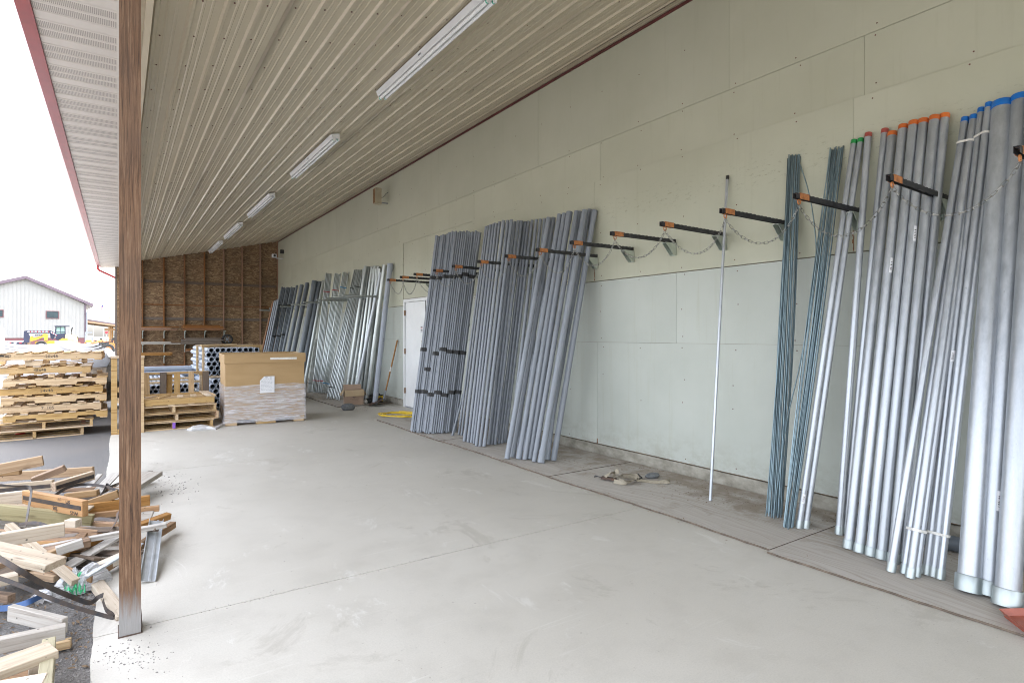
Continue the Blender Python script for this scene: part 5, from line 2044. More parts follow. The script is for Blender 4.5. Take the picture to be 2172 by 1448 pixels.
web([(1284, 1012, .03), (1290, 1005, .06), (1297, 1001, .075), (1305, 1003, .05), (1300, 1012, .03)])
web([(1300, 1014, .03), (1315, 1008, .04), (1328, 1006, .05), (1340, 1007, .035), (1352, 1010, .028), (1346, 1017, .028)])
web([(1312, 1018, .03), (1325, 1021, .028), (1340, 1019, .03), (1352, 1014, .03), (1335, 1010, .045), (1322, 1009, .05)])
web([(1302, 1020, .024), (1318, 1023, .024), (1332, 1024, .025), (1340, 1020, .03)])
web([(1350, 1018, .024), (1370, 1020, .012), (1392, 1022, .012), (1408, 1020, .022), (1417, 1019, .026), (1416, 1022, .02), (1400, 1023, .006)], .04, (.4, .6, .3))
web([(1288, 1010, .05), (1300, 1000, .07), (1308, 998, .085), (1309, 1005, .06)])
rp, rq = sp_(1276, 1012, .022), sp_(1306, 1016, .024)
MB().bar(rp, rq, .05, .022).build('ratchet_body', M['rust'], o)
a = sp_(1265, 1010, .02)
MB().tube([rp + Vector((0, .02, 0)), a + Vector((0, .02, .005)), a + Vector((-.03, 0, 0)), a + Vector((0, -.02, .005)), rp + Vector((0, -.02, 0))], .005, 6).build('handle_loop', M['black'], o, 50)
MB().tube([sp_(1353, 1004, .05), sp_(1357, 1009, .04), sp_(1362, 1013, .02), sp_(1356, 1015, .02)], .006, 6).build('hook', M['black'], o, 50)
tag(blob('grey_rag', tuple(sp_(1384, 1013, 0)), .085, .05, .03, M['stone'], 9, .06), 'small grey lump of rag beside the tan straps', 'rag')

# orange plastic scrap at the near right
o = thing('plastic_tray', 'orange red plastic tray corner lying on the plywood at the near right edge', 'tray', (0, 0, 0), (0, 0, R(-24)))
cp = G(2130, 1309, PZ)
o.location = cp
o.rotation_euler = (0, 0, -YAW)
rimp = [(0, 0), (-.05, -.22), (.22, -.5), (.62, -.38), (.55, .03)]
tr = MB()
tr.prism([Vector((x, y, 0)) for x, y in rimp], (0, 0, .004), (0, 0, .010))
tr.local('tray_floor', M['conered'], o)
rb = MB()
for (x0, y0), (x1, y1) in zip(rimp, rimp[1:] + rimp[:1]):
    cx, cy = .25, -.22
    e = lambda x, y, k, z: Vector((cx + (x - cx) * k, cy + (y - cy) * k, z))
    rb.prism([e(x0, y0, .985, .006), e(x1, y1, .985, .006), e(x1, y1, 1.06, .036), e(x0, y0, 1.06, .036)], (0, 0, 0), (0, 0, .004))
rb.local('rim', M['conered'], o)

# ---- loose bits: gravel on the slab edge, litter on the plywood
gr = MB()
rn = random.Random(11)


def pebble(b, p, r):
    vs = [Vector((math.cos(a) * r * rn.uniform(.6, 1.1), math.sin(a) * r * rn.uniform(.6, 1.1), 0)) for a in (0, 1.25, 2.5, 3.8, 5.1)]
    rot = rn.uniform(0, 6)
    m = Matrix.Rotation(rot, 3, 'Z')
    vs = [m @ v + p for v in vs] + [p + Vector((0, 0, r * rn.uniform(.5, .9)))]
    b.add(vs, [(i, (i + 1) % 5, 5) for i in range(5)])


for _ in range(130):
    px, py = rn.gauss(290, 40), rn.gauss(1395, 22)
    pebble(gr, G(px, py, .0005), rn.choice((.0025, .003, .004, .006)))
for _ in range(120):
    px, py = rn.gauss(368, 24), rn.gauss(1030, 14)
    pebble(gr, G(px, py, .0005), rn.choice((.004, .005, .007, .01)))
for _ in range(900):
    y = rn.uniform(2.6, 4.2)
    x = -.10 - abs(rn.gauss(0, .07))
    pebble(gr, Vector((x, y, -.029)), rn.choice((.004, .005, .007, .009)))
for _ in range(200):
    y = rn.uniform(2.7, 9)
    x = rn.uniform(.15, 3.4)
    pebble(gr, Vector((x, y, .0005)), rn.choice((.002, .003, .004)))
for _ in range(90):
    pebble(gr, Vector((rn.uniform(.3, 2.4), 3.445 + rn.gauss(0, .012), .0005)), rn.choice((.0025, .004)))
tag(gr.build('loose_gravel', M['pebble']), kind='stuff')
lt = MB()
for _ in range(1500):
    if rn.random() < .45:
        c = rn.choice(((4.2, 5.25), (4.55, 4.4), (4.5, 2.75), (4.3, 3.4), (4.62, 2.0)))
        x, y = rn.gauss(c[0], .12), rn.gauss(c[1], .22)
    else:
        x, y = 4.82 - abs(rn.gauss(0, .2)), rn.uniform(.3, 9.5)
    if not 3.7 < x < 4.83:
        continue
    l, a = rn.uniform(.006, .03), rn.uniform(0, 6.3)
    d = Vector((math.cos(a), math.sin(a), rn.uniform(0, .2))) * l
    n_ = Vector((-d.y, d.x, 0)).normalized() * rn.uniform(.001, .004)
    p = Vector((x, y, PZ + rn.uniform(.001, .006)))
    lt.add([p - d / 2, p + n_, p + d / 2, p - n_ + Vector((0, 0, .002))], [(0, 1, 2), (0, 2, 3)])
for c, s_, k in (((3.65, 7.5), .9, 120), ((3.64, 5.0), 1.2, 140), ((4.1, 11.3), .25, 160), ((4.35, 11.5), .12, 120)):
    for _ in range(k):
        x, y = rn.gauss(c[0], .04 if s_ > .5 else s_), rn.gauss(c[1], s_)
        l, a = rn.uniform(.006, .03), rn.uniform(0, 6.3)
        d = Vector((math.cos(a), math.sin(a), .1)) * l
        n_ = Vector((-d.y, d.x, 0)).normalized() * rn.uniform(.001, .004)
        p = Vector((x, y, (PZ if x > 3.66 and not 9.5 < y < 11.65 else 0) + .002))
        lt.add([p - d / 2, p + n_, p + d / 2, p - n_ + Vector((0, 0, .002))], [(0, 1, 2), (0, 2, 3)])
tag(lt.build('dry_litter', M['leaf']), kind='stuff')
# crumpled film on the floor by the box
pts = [G(398, 911, .012), G(410, 909, .03), G(425, 907, .035), G(440, 908, .02), G(455, 909, .015), G(468, 902, .02), G(482, 893, .05)]
b = MB()
b.tube([p + Vector((0, 0, .01 * math.sin(3 * i))) for i, p in enumerate(pts)], [.02, .045, .055, .04, .025, .02, .015], 7)
tag(b.build('crumpled_film', M['bag'], None, 20), 'crumpled strip of clear film on the concrete between pallets and tall box', 'film')

# ================================================================== SCRAP LUMBER PILE BESIDE THE POST
SG = 'scrap boards heaped beside the post'


def scrap(p1, z1, p2, z2, W, Th, m, label, roll=0.0, ext=0.0, name='scrap_board', cat='board'):
    """p1, p2: ends as surveyed; z1, z2: their heights; ext lengthens past p1 (out of view)"""
    a, b = G(p1[0], p1[1], z1), G(p2[0], p2[1], z2)
    d = b - a
    a = a - d.normalized() * ext
    d = b - a
    W, Th = W * .86, Th * .84
    o = place(name, board_mesh(round(d.length, 2), W, Th, M[m]), (a + b) / 2, axes(d, roll))
    return tag(o, label, cat, SG)


b1 = scrap((-60, 1006), .40, (92, 976), .46, .045, .095, 'agedshadepine', 'tan beam end with torn nails, topmost and farthest of the scrap pile', ext=.5)
scrap((-60, 1008), .34, (45, 1000), .35, .05, .05, 'agedshadepine', 'short pine block under the topmost tan beam of the scrap pile', ext=.3)
scrap((-40, 1014), .20, (198, 998), .24, .04, .09, 'agedshadepine', 'long pale edged board lying under the short tan beam', ext=.4)
scrap((70, 1018), .27, (137, 992), .36, .045, .06, 'brownwood', 'grooved brown stick poking up over the long pale board', roll=.3)
bs1 = scrap((8, 1036), .24, (114, 1026), .26, .04, .085, 'agedshadepale', 'pale board with black steel strap, left of the angled strapped board', ext=.35)
bs2 = scrap((113, 1033), .25, (198, 1007), .27, .045, .085, 'agedshadepine', 'angled board with black steel strap around its face')
bt = scrap((62, 1056), .30, (181, 1078), .31, .045, .125, 'orangewood', 'orange tan beam with handwritten marks and a black strap', ext=.05)
scrap((-20, 1062), .30, (64, 1052), .30, .045, .11, 'agedshadepale', 'pale beam butting on the handwritten beam', ext=.3)
scrap((140, 1052), .22, (208, 1044), .24, .055, .055, 'agedshadepine', 'clean pine block end behind the handwritten beam')
scrap((150, 1082), .16, (252, 1046), .26, .045, .07, 'agedshadepine', 'pine board ending just left of the post, upper', ext=.1)
scrap((95, 1092), .17, (318, 1060), .18, .05, .09, 'orangewood', 'long pinkish board passing behind the post, its block end showing right of it')
scrap((140, 1100), .13, (338, 1077), .13, .04, .05, 'orangewood', 'thin tan batten passing behind the post, second right end')
scrap((20, 1078), .26, (190, 1082), .2, .24, .02, 'agedshadepale', 'wide flat pinkish board under the handwritten beam', ext=.2)
scrap((-30, 1082), .29, (196, 1106), .16, .05, .115, 'greenwood', 'greenish notched board with a blue black strap', ext=.3)
scrap((78, 1110), .13, (256, 1117), .12, .045, .07, 'orangewood', 'brown board with pencil ticks lying level at the pile middle')
scrap((-30, 1150), .36, (138, 1121), .36, .055, .085, 'agedshadepale', 'thick bleached white beam crossing the front of the pile', ext=.4)
scrap((18, 1114), .30, (160, 1234), .05, .05, .045, 'agedshadepale', 'grooved pale stick slanting down to the asphalt at the pile front')
scrap((-40, 1160), .40, (118, 1197), .33, .14, .045, 'agedshadepale', 'wide bleached plank with a brown knot at the pile front', ext=.35)
scrap((115, 1180), .12, (358, 1093), .10, .055, .055, 'orangewood', 'longest orange brown stick reaching out past the post onto the slab', roll=.2)
scrap((128, 1210), .07, (258, 1132), .14, .09, .022, 'oldwood', 'flat grey plank slanting toward the post')
scrap((185, 1228), .05, (367, 1112), .07, .05, .055, 'brownwood', 'dark rough edged stick with a metal edge reaching onto the slab')
scrap((205, 1205), .06, (262, 1180), .07, .07, .06, 'agedshadepale', 'short ribbed pale block by the post')
scrap((205, 1238), .0, (262, 1312), .0, .075, .05, 'agedshadepale', 'bleached beam end lying on the ground just behind the post foot')
scrap((205, 1045), .16, (246, 1003), .17, .10, .018, 'oldwood', 'grey flat slat lying above the dark planks left of the post')
scrap((178, 1045), .12, (212, 1006), .16, .05, .016, 'oldwood', 'narrow grey slat left of the wider grey slat')
scrap((190, 1085), .12, (322, 1004), .16, .22, .05, 'oldwood', 'wide grey plank behind the post with its dark end showing on the right')
scrap((170, 1068), .08, (320, 1009), .07, .05, .12, 'darkwood', 'dark plank on edge under the wide grey plank')
scrap((40, 1212), .08, (120, 1226), .05, .05, .045, 'agedshadepine', 'pine stick under the wide knotted plank', ext=.3)
scrap((60, 1180), .12, (150, 1215), .08, .06, .04, 'orangewood', 'brown block in the shade below the bleached beam')
scrap((120, 1168), .18, (175, 1150), .2, .05, .06, 'oldwood', 'grey brown block end in the pile middle')
scrap((100, 1180), .16, (135, 1165), .17, .05, .06, 'agedshadepine', 'split yellow block end in the pile middle')
scrap((-20, 1235), .14, (38, 1222), .14, .1, .05, 'agedshadepale', 'round ended pale board low at the left picture edge', ext=.2)
scrap((-20, 1262), .05, (24, 1268), .05, .05, .05, 'brownwood', 'short brown block at the left picture edge', ext=.2)
scrap((142, 1108), .28, (168, 1109), .28, .06, .055, 'agedshadepale', 'short cut block right of the bleached beam')
scrap((140, 1122), .14, (212, 1128), .13, .05, .05, 'orangewood', 'orange stick below the pencil ticked board')
# grey metal channel leaning on the slab edge
o = thing('metal_channel', 'pale grey metal channel leaning on the pile right of the post', 'channel', (0, 0, 0), None, None)
a, b = G(312, 1232, .012), G(331, 1104, .17)
mm = axes(b - a, 0)
o.location = a
ch = MB()
L = (b - a).length
for c, d in (((L / 2, 0, 0), (L, .085, .003)), ((L / 2, .041, .010), (L, .003, .02)), ((L / 2, -.041, .010), (L, .003, .02)), ((L / 2, -.012, .004), (L, .012, .006))):
    ch.box(c, d)
o.rotation_mode = 'QUATERNION'
o.rotation_quaternion = (mm @ Matrix.Rotation(R(14), 3, 'X')).to_quaternion()
ch.local('web', M['lightmetal'], o)
ch = MB()
q = MB()
q.bar(G(182, 1222, .105), G(300, 1152, .115), .03, .006)
q.bar(G(182, 1224, .095), G(300, 1154, .105), .004, .022)
tag(q.build('metal_edge_strip', M['lightmetal']), 'grey metal edge strip lying on the dark rough stick left of the post', 'strip')
# filler pieces low in the heap
rn = random.Random(21)
for k in range(46):
    px, py = rn.uniform(-10, 235), rn.uniform(1060, 1215)
    if px > 60 and py > 1185 or (px > 150 and py > 1120):
        continue
    z = rn.uniform(.0, .13)
    c = G(px, py, z + .03)
    if c.x > .35:
        continue
    a = rn.choice((rn.gauss(.25, .3), rn.gauss(-.5, .25), rn.uniform(0, 3)))
    L = rn.choice((.18, .3, .42, .55))
    W, Th = rn.choice(((.09, .02), (.05, .045), (.07, .045), (.1, .016)))
    m = rn.choice(('oldwood', 'agedshadepine', 'brownwood', 'brownwood', 'darkwood', 'darkwood', 'orangewood', 'oldwood'))  # weighted to dark woods, imitating deep shade in the heap's gaps
    o = place('scrap_board', board_mesh(L, W, Th, M[m]), c, axes(Vector((math.cos(a), math.sin(a), rn.uniform(-.12, .12))), rn.uniform(-.4, .4)))
    tag(o, 'short broken scrap piece buried low in the heap between the longer boards', 'board', 'broken pieces low in the scrap heap')
# long thin slats woven through the heap
names_ = ('grey', 'brown', 'tan', 'dark', 'orange brown')
for k in range(26):
    px, py = rn.uniform(20, 225), 1035 + 145 * (k + rn.random()) / 26
    z = rn.uniform(.05, .17)
    c = G(px, py, z)
    a = -YAW + rn.gauss(.12, .30)
    L = rn.uniform(.5, .95)
    d = Vector((math.cos(a), math.sin(a), rn.uniform(-.10, .12)))
    if (c + d * L / 2).x > .30:
        c = c - d * ((c + d * L / 2).x - rn.uniform(.0, .25)) / d.x
    W, Th = rn.choice(((.075, .016), (.06, .02), (.04, .035), (.035, .03), (.09, .014)))
    ci = rn.randrange(5)
    m = ('oldwood', 'brownwood', 'agedshadepine', 'darkwood', 'orangewood')[ci]
    o = place('scrap_stick', board_mesh(round(L, 2), W, Th, M[m]), c, axes(d, rn.uniform(-.6, .6)))
    tag(o, f'thin {names_[ci]} stick tangled among the longer boards of the scrap heap', 'stick', f'thin {names_[ci]} sticks in the scrap heap')
# writing on the beam (upside down, as it lies)
a, b = G(62, 1056, .30), G(181, 1078, .31)
d = (b - a).normalized()
mx = axes(b - a, 0)
n_ = -(mx @ Vector((0, 1, 0)))
cen = (a + b) / 2
for s, u, v, sz in (('BM', .20, .035, .04), ('206', .05, -.030, .038), ('W575', .27, -.040, .036)):
    me = text(s, sz, M['ink'], bt, (0, 0, 0), (0, 0, 0), 'handwriting')
    lx = u
    me.location = (lx, -.0205, v * .84)
    me.rotation_euler = (R(90), R(180), 0)
me = text('WS', .034, M['ink'], b1, (.10, -.0205, -.02), (R(90), 0, 0), 'handwriting')

# empty frame of grey boards at the bottom left
FR = 'grey boards lying at the bottom left edge'
def low(p1, z1, p2, z2, W, Th, m, label, ext=0.0, roll=0.0):
    o = scrap(p1, z1, p2, z2, W, Th, m, label, roll, ext)
    o['group'] = FR
low((22, 1298), .10, (138, 1326), .08, .035, .09, 'oldwood', 'grey topped board on edge, back side of the broken frame')
low((-40, 1376), .10, (140, 1337), .09, .055, .075, 'oldwood', 'grey topped board on edge, front side of the broken frame', .3)
low((-30, 1428), .16, (114, 1376), .16, .15, .04, 'agedshadepale', 'wide bleached plank on top at the bottom left corner', .3)
low((104, 1372), .11, (92, 1500), .12, .055, .10, 'greenwood', 'board on edge under the right end of the wide bleached plank')
low((78, 1406), .08, (74, 1500), .08, .06, .05, 'pine_pale', 'ribbed pale board pointing toward the camera')
low((60, 1382), .0, (150, 1362), .0, .05, .045, 'pine', 'small clean pine offcut beside the wide bleached plank')
low((-40, 1470), .16, (95, 1446), .15, .12, .03, 'pine_pale', 'pale plank cut by the bottom picture edge')
low((-40, 1420), .0, (80, 1430), .0, .14, .02, 'brownwood', 'dark brown board lying on the asphalt inside the bottom left frame')


def strap(pts, w, label, m='strap', side=(0, 0, 1), nm='steel_strap'):
    P = [G(px, py, z) for px, py, z in pts]
    fine = []
    for i in range(len(P) - 1):
        p0, p1, p2, p3 = P[max(i - 1, 0)], P[i], P[i + 1], P[min(i + 2, len(P) - 1)]
        for k in range(6):
            s = k / 6
            fine.append(0.5 * ((2 * p1) + (p2 - p0) * s + (2 * p0 - 5 * p1 + 4 * p2 - p3) * s * s + (3 * p1 - p0 - 3 * p2 + p3) * s ** 3))
    fine.append(P[-1])
    o = MB().ribbon(fine, w, .0022, side).build(nm, M[m], None, 50)
    return tag(o, label, 'strap', 'steel straps over the scrap pile')


strap([(-30, 1165, .44), (10, 1190, .42), (60, 1220, .34), (110, 1247, .20), (150, 1264, .08), (185, 1277, .02), (197, 1275, .015), (208, 1266, .03), (219, 1261, .05)], .024, 'wide black steel strap running down over the knotted plank to the asphalt', side=(.3, .2, 1))
strap([(-30, 1216, .28), (30, 1236, .24), (100, 1265, .16), (160, 1287, .08), (215, 1303, .02), (240, 1309, .01), (238, 1302, .02), (225, 1292, .04), (218, 1272, .05)], .020, 'long black steel strap ending in a bent tip beside the post foot', side=(.2, .2, 1))
strap([(-30, 1290, .03), (20, 1288, .02), (60, 1276, .05), (90, 1262, .05)], .03, 'blue black strap end at the left edge below the scrap pile', 'bluestrap', (.2, .2, 1))
strap([(-30, 1025, .40), (20, 1030, .40), (55, 1031, .40), (65, 1037, .39), (66, 1046, .37), (62, 1070, .33), (57, 1100, .28), (54, 1118, .24)], .022, 'black strap bent down sharply over the handwritten beam', side=(.5, -.8, .35))
strap([(110, 1055, .20), (140, 1035, .24), (175, 1027, .22), (215, 1030, .2), (252, 1040, .17)], .022, 'black strap looping over the grey slats left of the post', side=(0, .6, 1))
strap([(240, 1000 + 36, .17), (232, 1030, .2), (226, 1027, .2), (220, 1040, .18), (205, 1062, .15), (185, 1078, .14)], .02, 'thin black wire like strap across the wide grey plank', side=(0, .6, 1))
strap([(250, 1085, .2), (246, 1105, .19), (232, 1125, .17), (205, 1142, .15), (175, 1152, .14)], .024, 'rusty strap curving down beside the post', side=(.5, -.6, .6), m='rust')
strap([(40, 1112, .29), (70, 1108, .3), (95, 1113, .29), (120, 1128, .25)], .02, 'short dark strap arching above the bleached beam', side=(0, .6, 1))
strap([(250, 1080, .14), (285, 1080, .12), (305, 1084, .08), (322, 1092, .03)], .022, 'dark strap poking out right of the post', side=(0, .6, 1))
strap([(185, 1104, .15), (210, 1100, .16), (235, 1103, .15), (246, 1112, .13)], .03, 'wide dark strap lying on the thin tan batten', side=(0, .8, .5))
# straps bent round single boards
for o, u0, u1, zz, w in ((bt, -.33, .33, .005, .028), (bs1, -.2, .36, -.008, .03), (bs2, -.2, .2, -.005, .03)):
    L = o.dimensions.x if o.dimensions.x else .6
    W = {bt: .045, bs1: .04, bs2: .045}[o] * .86
    MBs = MB().box((0, -W / 2 - .0012, zz), (L * .96, .002, w))
    MBs.local('strap_band', M['strap'], o)

# torn clear bag with green wrapping
c = G(150, 1262, 0)
bg_ = thing('plastic_bag', 'crumpled clear plastic bag with green plastic inside on the asphalt', 'bag', (c.x, c.y, -.03))


def crumple(name, P, w, m, seed, par, amp=.02):
    rn = random.Random(seed)
    n, k2 = len(P) * 5, 7
    vs = []
    fine = []
    for i in range(len(P) - 1):
        for q in range(5):
            fine.append(P[i].lerp(P[i + 1], q / 5))
    fine.append(P[-1])
    for i, p in enumerate(fine):
        d = (fine[min(i + 1, len(fine) - 1)] - fine[max(0, i - 1)]).normalized()
        u = Vector((-d.y, d.x, 0)).normalized()
        ww = w[min(i // 5, len(w) - 1)]
        for k in range(k2):
            s = k / (k2 - 1) * 2 - 1
            hgt = (1 - s * s) * ww * 1.15
            vs.append(p + u * (s * ww + rn.uniform(-amp, amp)) + Vector((0, 0, max(.001, hgt + rn.uniform(-amp, amp)))))
    N = len(fine)
    fs = [(i * k2 + k, i * k2 + k + 1, (i + 1) * k2 + k + 1, (i + 1) * k2 + k) for i in range(N - 1) for k in range(k2 - 1)]
    MB().add(vs, fs).build(name, m, par, 30)


crumple('film', [G(66, 1284, -.028), G(95, 1274, -.028), G(125, 1262, -.028), G(155, 1250, -.02), G(185, 1243, -.02), G(205, 1240, -.01), G(213, 1246, -.02)], [.04, .06, .08, .10, .11, .085, .04], M['bag'], 3, bg_, .018)
crumple('green_wrapping', [G(138, 1264, -.026), G(150, 1256, -.02), G(165, 1250, -.015), G(182, 1248, -.02)], [.04, .075, .08, .05], M['greenplastic'], 8, bg_, .014)

# ================================================================== BACKGROUND YARD
def facing(name, label, cat, t, px, group=None, turn=None):
    """root standing on the ground at survey depth t, local x across the line of sight, local y away"""
    p = T(px, 711, t)
    n = Vector((p.x, p.y, 0)).normalized() if turn is None else Vector((math.sin(turn), math.cos(turn), 0))
    xd = Vector((n.y, -n.x, 0))
    o = thing(name, label, cat, (p.x, p.y, -.06), (0, 0, -math.atan2(n.x, n.y)), group)

    def L(qx, qy):
        r = ray(qx, qy)
        h = CAMP + r * ((p - CAMP).dot(n) / r.dot(n))
        return ((h - p).dot(xd), h.z + .06)
    s = L(px + .5, 711)[0] - L(px - .5, 711)[0]
    return o, L, s


# big metal shed
o, L, s = facing('metal_shed', 'big pale grey metal shed with plum roof edge far across the yard', 'building', 84, 60, None, R(-5.5))
x0, zt = L(-85, 655)
x1, ze = L(181, 645)
xr, zr = L(55, 590)
_, zw = L(0, 718)
b = MB()
b.prism([Vector((x0, 0, zw)), Vector((x1, 0, zw)), Vector((x1, 0, ze)), Vector((xr, 0, zr)), Vector((x0, 0, ze + 1.1))], (0, 0, 0), (0, 22, 0))
b.local('gable_wall', M['siding'], o)
rb = MB()
x = x0
while x < x1:
    ztop = (ze + 1.1) + (zr - ze - 1.1) * (x - x0) / (xr - x0) if x < xr else zr + (ze - zr) * (x - xr) / (x1 - xr)
    rb.box2((x, -.035, zw), (x + .07, -.001, ztop - .02))
    x += .455
tag(rb.local('siding_ribs', M['siding'], o), kind='stuff')
MB().box2((x0, -.06, 0), (x1, 21, zw - .002)).local('wainscot', M['wain'], o)
MB().box2((x0, -.08, zw - .03), (x1, -.061, zw + .09)).local('wainscot_trim', M['maroon'], o)
for side, (ax, az, bx, bz) in (('a', (xr, zr, *L(197, 649))), ('b', (xr, zr, x0 - 1, ze + 1.1 - .2))):
    MB().prism([Vector((ax, 0, az - .1)), Vector((bx, 0, bz - .12)), Vector((bx, 0, bz + .32)), Vector((ax, 0, az + .34))], (0, -.55, 0), (0, 22.5, 0)).local('roof_slope', M['violet'], o)
MB().box2((x1 - .12, -.1, 0), (x1 + .12, -.065, ze)).local('corner_trim', M['violet'], o)
gx, gz = L(195, 651)
MB().tube([(gx, -.3, gz), (gx, -.3, gz - .35), (gx - .4, -.3, gz - .6), (x1 + .15, -.3, gz - .9), (x1 + .15, -.15, 0)], .09, 6).local('downspout', M['greymetal'], o, 50)
for (wx0, wy0, wx1, wy1) in ((97, 659, 125.5, 676), (-22, 656, 7.5, 673)):
    a0, z1_ = L(wx0, wy0)
    a1, z0_ = L(wx1, wy1)
    f = MB()
    for p, q_ in (((a0, -.09, z0_), (a0 + .09, -.04, z1_)), ((a1 - .09, -.09, z0_), (a1, -.04, z1_)), ((a0 + .091, -.09, z1_ - .09), (a1 - .091, -.04, z1_)), ((a0 + .091, -.09, z0_), (a1 - .091, -.04, z0_ + .09))):
        f.box2(p, q_)
    fo = f.local('window', M['wain'], o)
    MB().box2((a0 + .091, -.06, z0_ + .091), (a1 - .091, -.045, z1_ - .091)).local('pane', M['darkglass'], fo)
fx, fz = L(24.5, 587)
MB().cyl((fx, 6, fz - 2.2), (fx, 6, fz), .24, 12).local('flue', M['greymetal'], o, 50)
MB().cyl((fx, 6, fz), (fx, 6, fz + .12), .3, 12).local('flue_cap', M['greymetal'], o, 50)
lx, lz = L(182, 664)
MB().bar((lx, -.2, lz), (lx + .65, -.2, lz + .04), .06, .06).local('lamp_arm', M['greymetal'], o)

# open lean-to right of it
o, L, s = facing('open_carport', 'open timber carport with a low sloping roof right of the metal shed', 'carport', 92, 215, None, R(-4.5))
xa, za = L(181, 679)
xb, zb2 = L(262, 691)
MB().prism([Vector((xa, 0, za)), Vector((xb, 0, zb2)), Vector((xb, 0, zb2 + .16)), Vector((xa, 0, za + .2))], (0, -.3, 0), (0, 12, 0)).local('roof', M['violet'], o)
MB().prism([Vector((xa, 0, za - .34)), Vector((xb, 0, zb2 - .22)), Vector((xb, 0, zb2 - .01)), Vector((xa, 0, za - .01))], (0, -.25, 0), (0, -.1, 0)).local('rafter', M['orangewood'], o)
for k in range(6):
    MB().prism([Vector((xa, 0, za - .4)), Vector((xb, 0, zb2 - .25)), Vector((xb, 0, zb2 - .02)), Vector((xa, 0, za - .02))], (0, 1 + 2 * k, 0), (0, 1.12 + 2 * k, 0)).local('rafter', M['brownwood'], o)
for px in (232, 236.5, 240.5, 245):
    ax, _ = L(px, 0)
    MB().box2((ax - .1, .3 + (px - 232) * .4, 0), (ax + .1, .5 + (px - 232) * .4, zb2 - .1)).local('post', M['orangewood'], o)
MB().box2((L(222, 0)[0], .2, zb2 - .75), (L(246, 0)[0], .3, zb2 - .45)).local('beam', M['brownwood'], o)

# compact yellow wheel loader
o, L, s = facing('wheel_loader', 'yellow wheel loader with a dark cab parked before the metal shed', 'loader', 62, 115)


def part(name, m, pts, y0, y1, par=o, LL=L):
    return MB().prism([Vector((LL(*p)[0], 0, LL(*p)[1])) for p in pts], (0, y0, 0), (0, y1, 0)).local(name, M[m], par)


part('engine_hood', 'palyellow', [(139, 710), (146, 708), (158, 710), (163, 714), (165, 723), (166, 730), (138, 730), (138, 712)], -.7, .7)
part('hood_vent', 'whiteplastic', [(145, 714.5), (157, 714.8), (157, 718.5), (145, 718.2)], -.72, -.701)
part('grille', 'rubber', [(163.5, 714), (165.5, 714), (166, 723), (164, 723)], -.6, .6)
part('rear_frame', 'yellow', [(118, 726), (170, 726), (170, 731), (118, 732)], -.6, .6)
part('fender', 'yellow', [(124, 722), (132, 717), (142, 718), (146, 723), (146, 726), (124, 727)], -.95, .95)
part('cab_base', 'navy', [(118, 708), (138, 707), (139, 718), (132, 719), (126, 722), (118, 720)], -.6, .6)
cab = part('cab', 'cabglass', [(119.5, 693), (137, 693), (138, 707), (118, 708)], -.55, .55)
for q in ([(115.5, 690.8), (147, 691), (147.5, 692.6), (138, 693.2), (116, 693)],):
    part('cab_roof', 'navy', q, -.7, .7)
for q in ([(117.5, 693), (119.8, 693), (119, 709), (116, 709)], [(136.6, 693), (138.8, 693), (139.2, 710), (137.2, 710)], [(127.9, 693), (128.8, 693), (128.8, 706.5), (127.9, 706.5)], [(119, 703.6), (137, 703.6), (137, 705), (119, 705)]):
    part('cab_frame', 'navy', q, -.60, -.551)
part('lift_arm', 'yellow', [(61, 717), (72, 709), (97, 707), (102, 709), (101, 721), (94, 722), (94, 714), (74, 722), (64, 724)], -.62, .62)
part('boom_plate', 'siding', [(68, 712), (74, 707), (93, 707), (88, 712), (72, 716)], -.66, -.621)
part('bucket', 'brownwood', [(60, 717), (66, 723), (64, 732), (52, 734), (54, 726)], -1.1, 1.1)
part('front_frame', 'yellow', [(74, 724), (118, 722), (118, 731), (74, 731)], -.45, .45)
for q in range(4):
    part('lettering', 'ink', [(75 + q * 4.2, 709.8), (78 + q * 4.2, 709.6), (77.6 + q * 4.2, 711.6), (74.6 + q * 4.2, 711.8)], -.672, -.6605)
ex = MB()
e0 = L(152, 709)
e1 = L(154.5, 694.5)
ex.tube([(e0[0], 0, e0[1] - .1), (e0[0], 0, e0[1] + .45), (e0[0] + .04, 0, e1[1] - .08), (e1[0], 0, e1[1])], .055, 8)
ex.local('exhaust_stack', M['black'], o, 50)
for wx in (88, 137):
    for wy in (-.85, .85):
        cx, cz = L(wx, 733)
        r = 13.2 * s
        wl = MB()
        wl.lathe([(r * .55, -.2), (r * .92, -.22), (r, -.14), (r, .14), (r * .92, .22), (r * .55, .2)], 20, Matrix.Translation((cx, wy, cz)) @ Matrix.Rotation(R(90), 4, 'X'), close=True)
        wo = wl.local('wheel', M['rubber'], o, 40)
        MB().lathe([(1e-3, -.1), (r * .5, -.12), (r * .56, -.19), (r * .56, .19), (1e-3, .19)], 16, Matrix.Translation((cx, wy, cz)) @ Matrix.Rotation(R(90), 4, 'X')).local('rim', M['siding'], wo, 40)

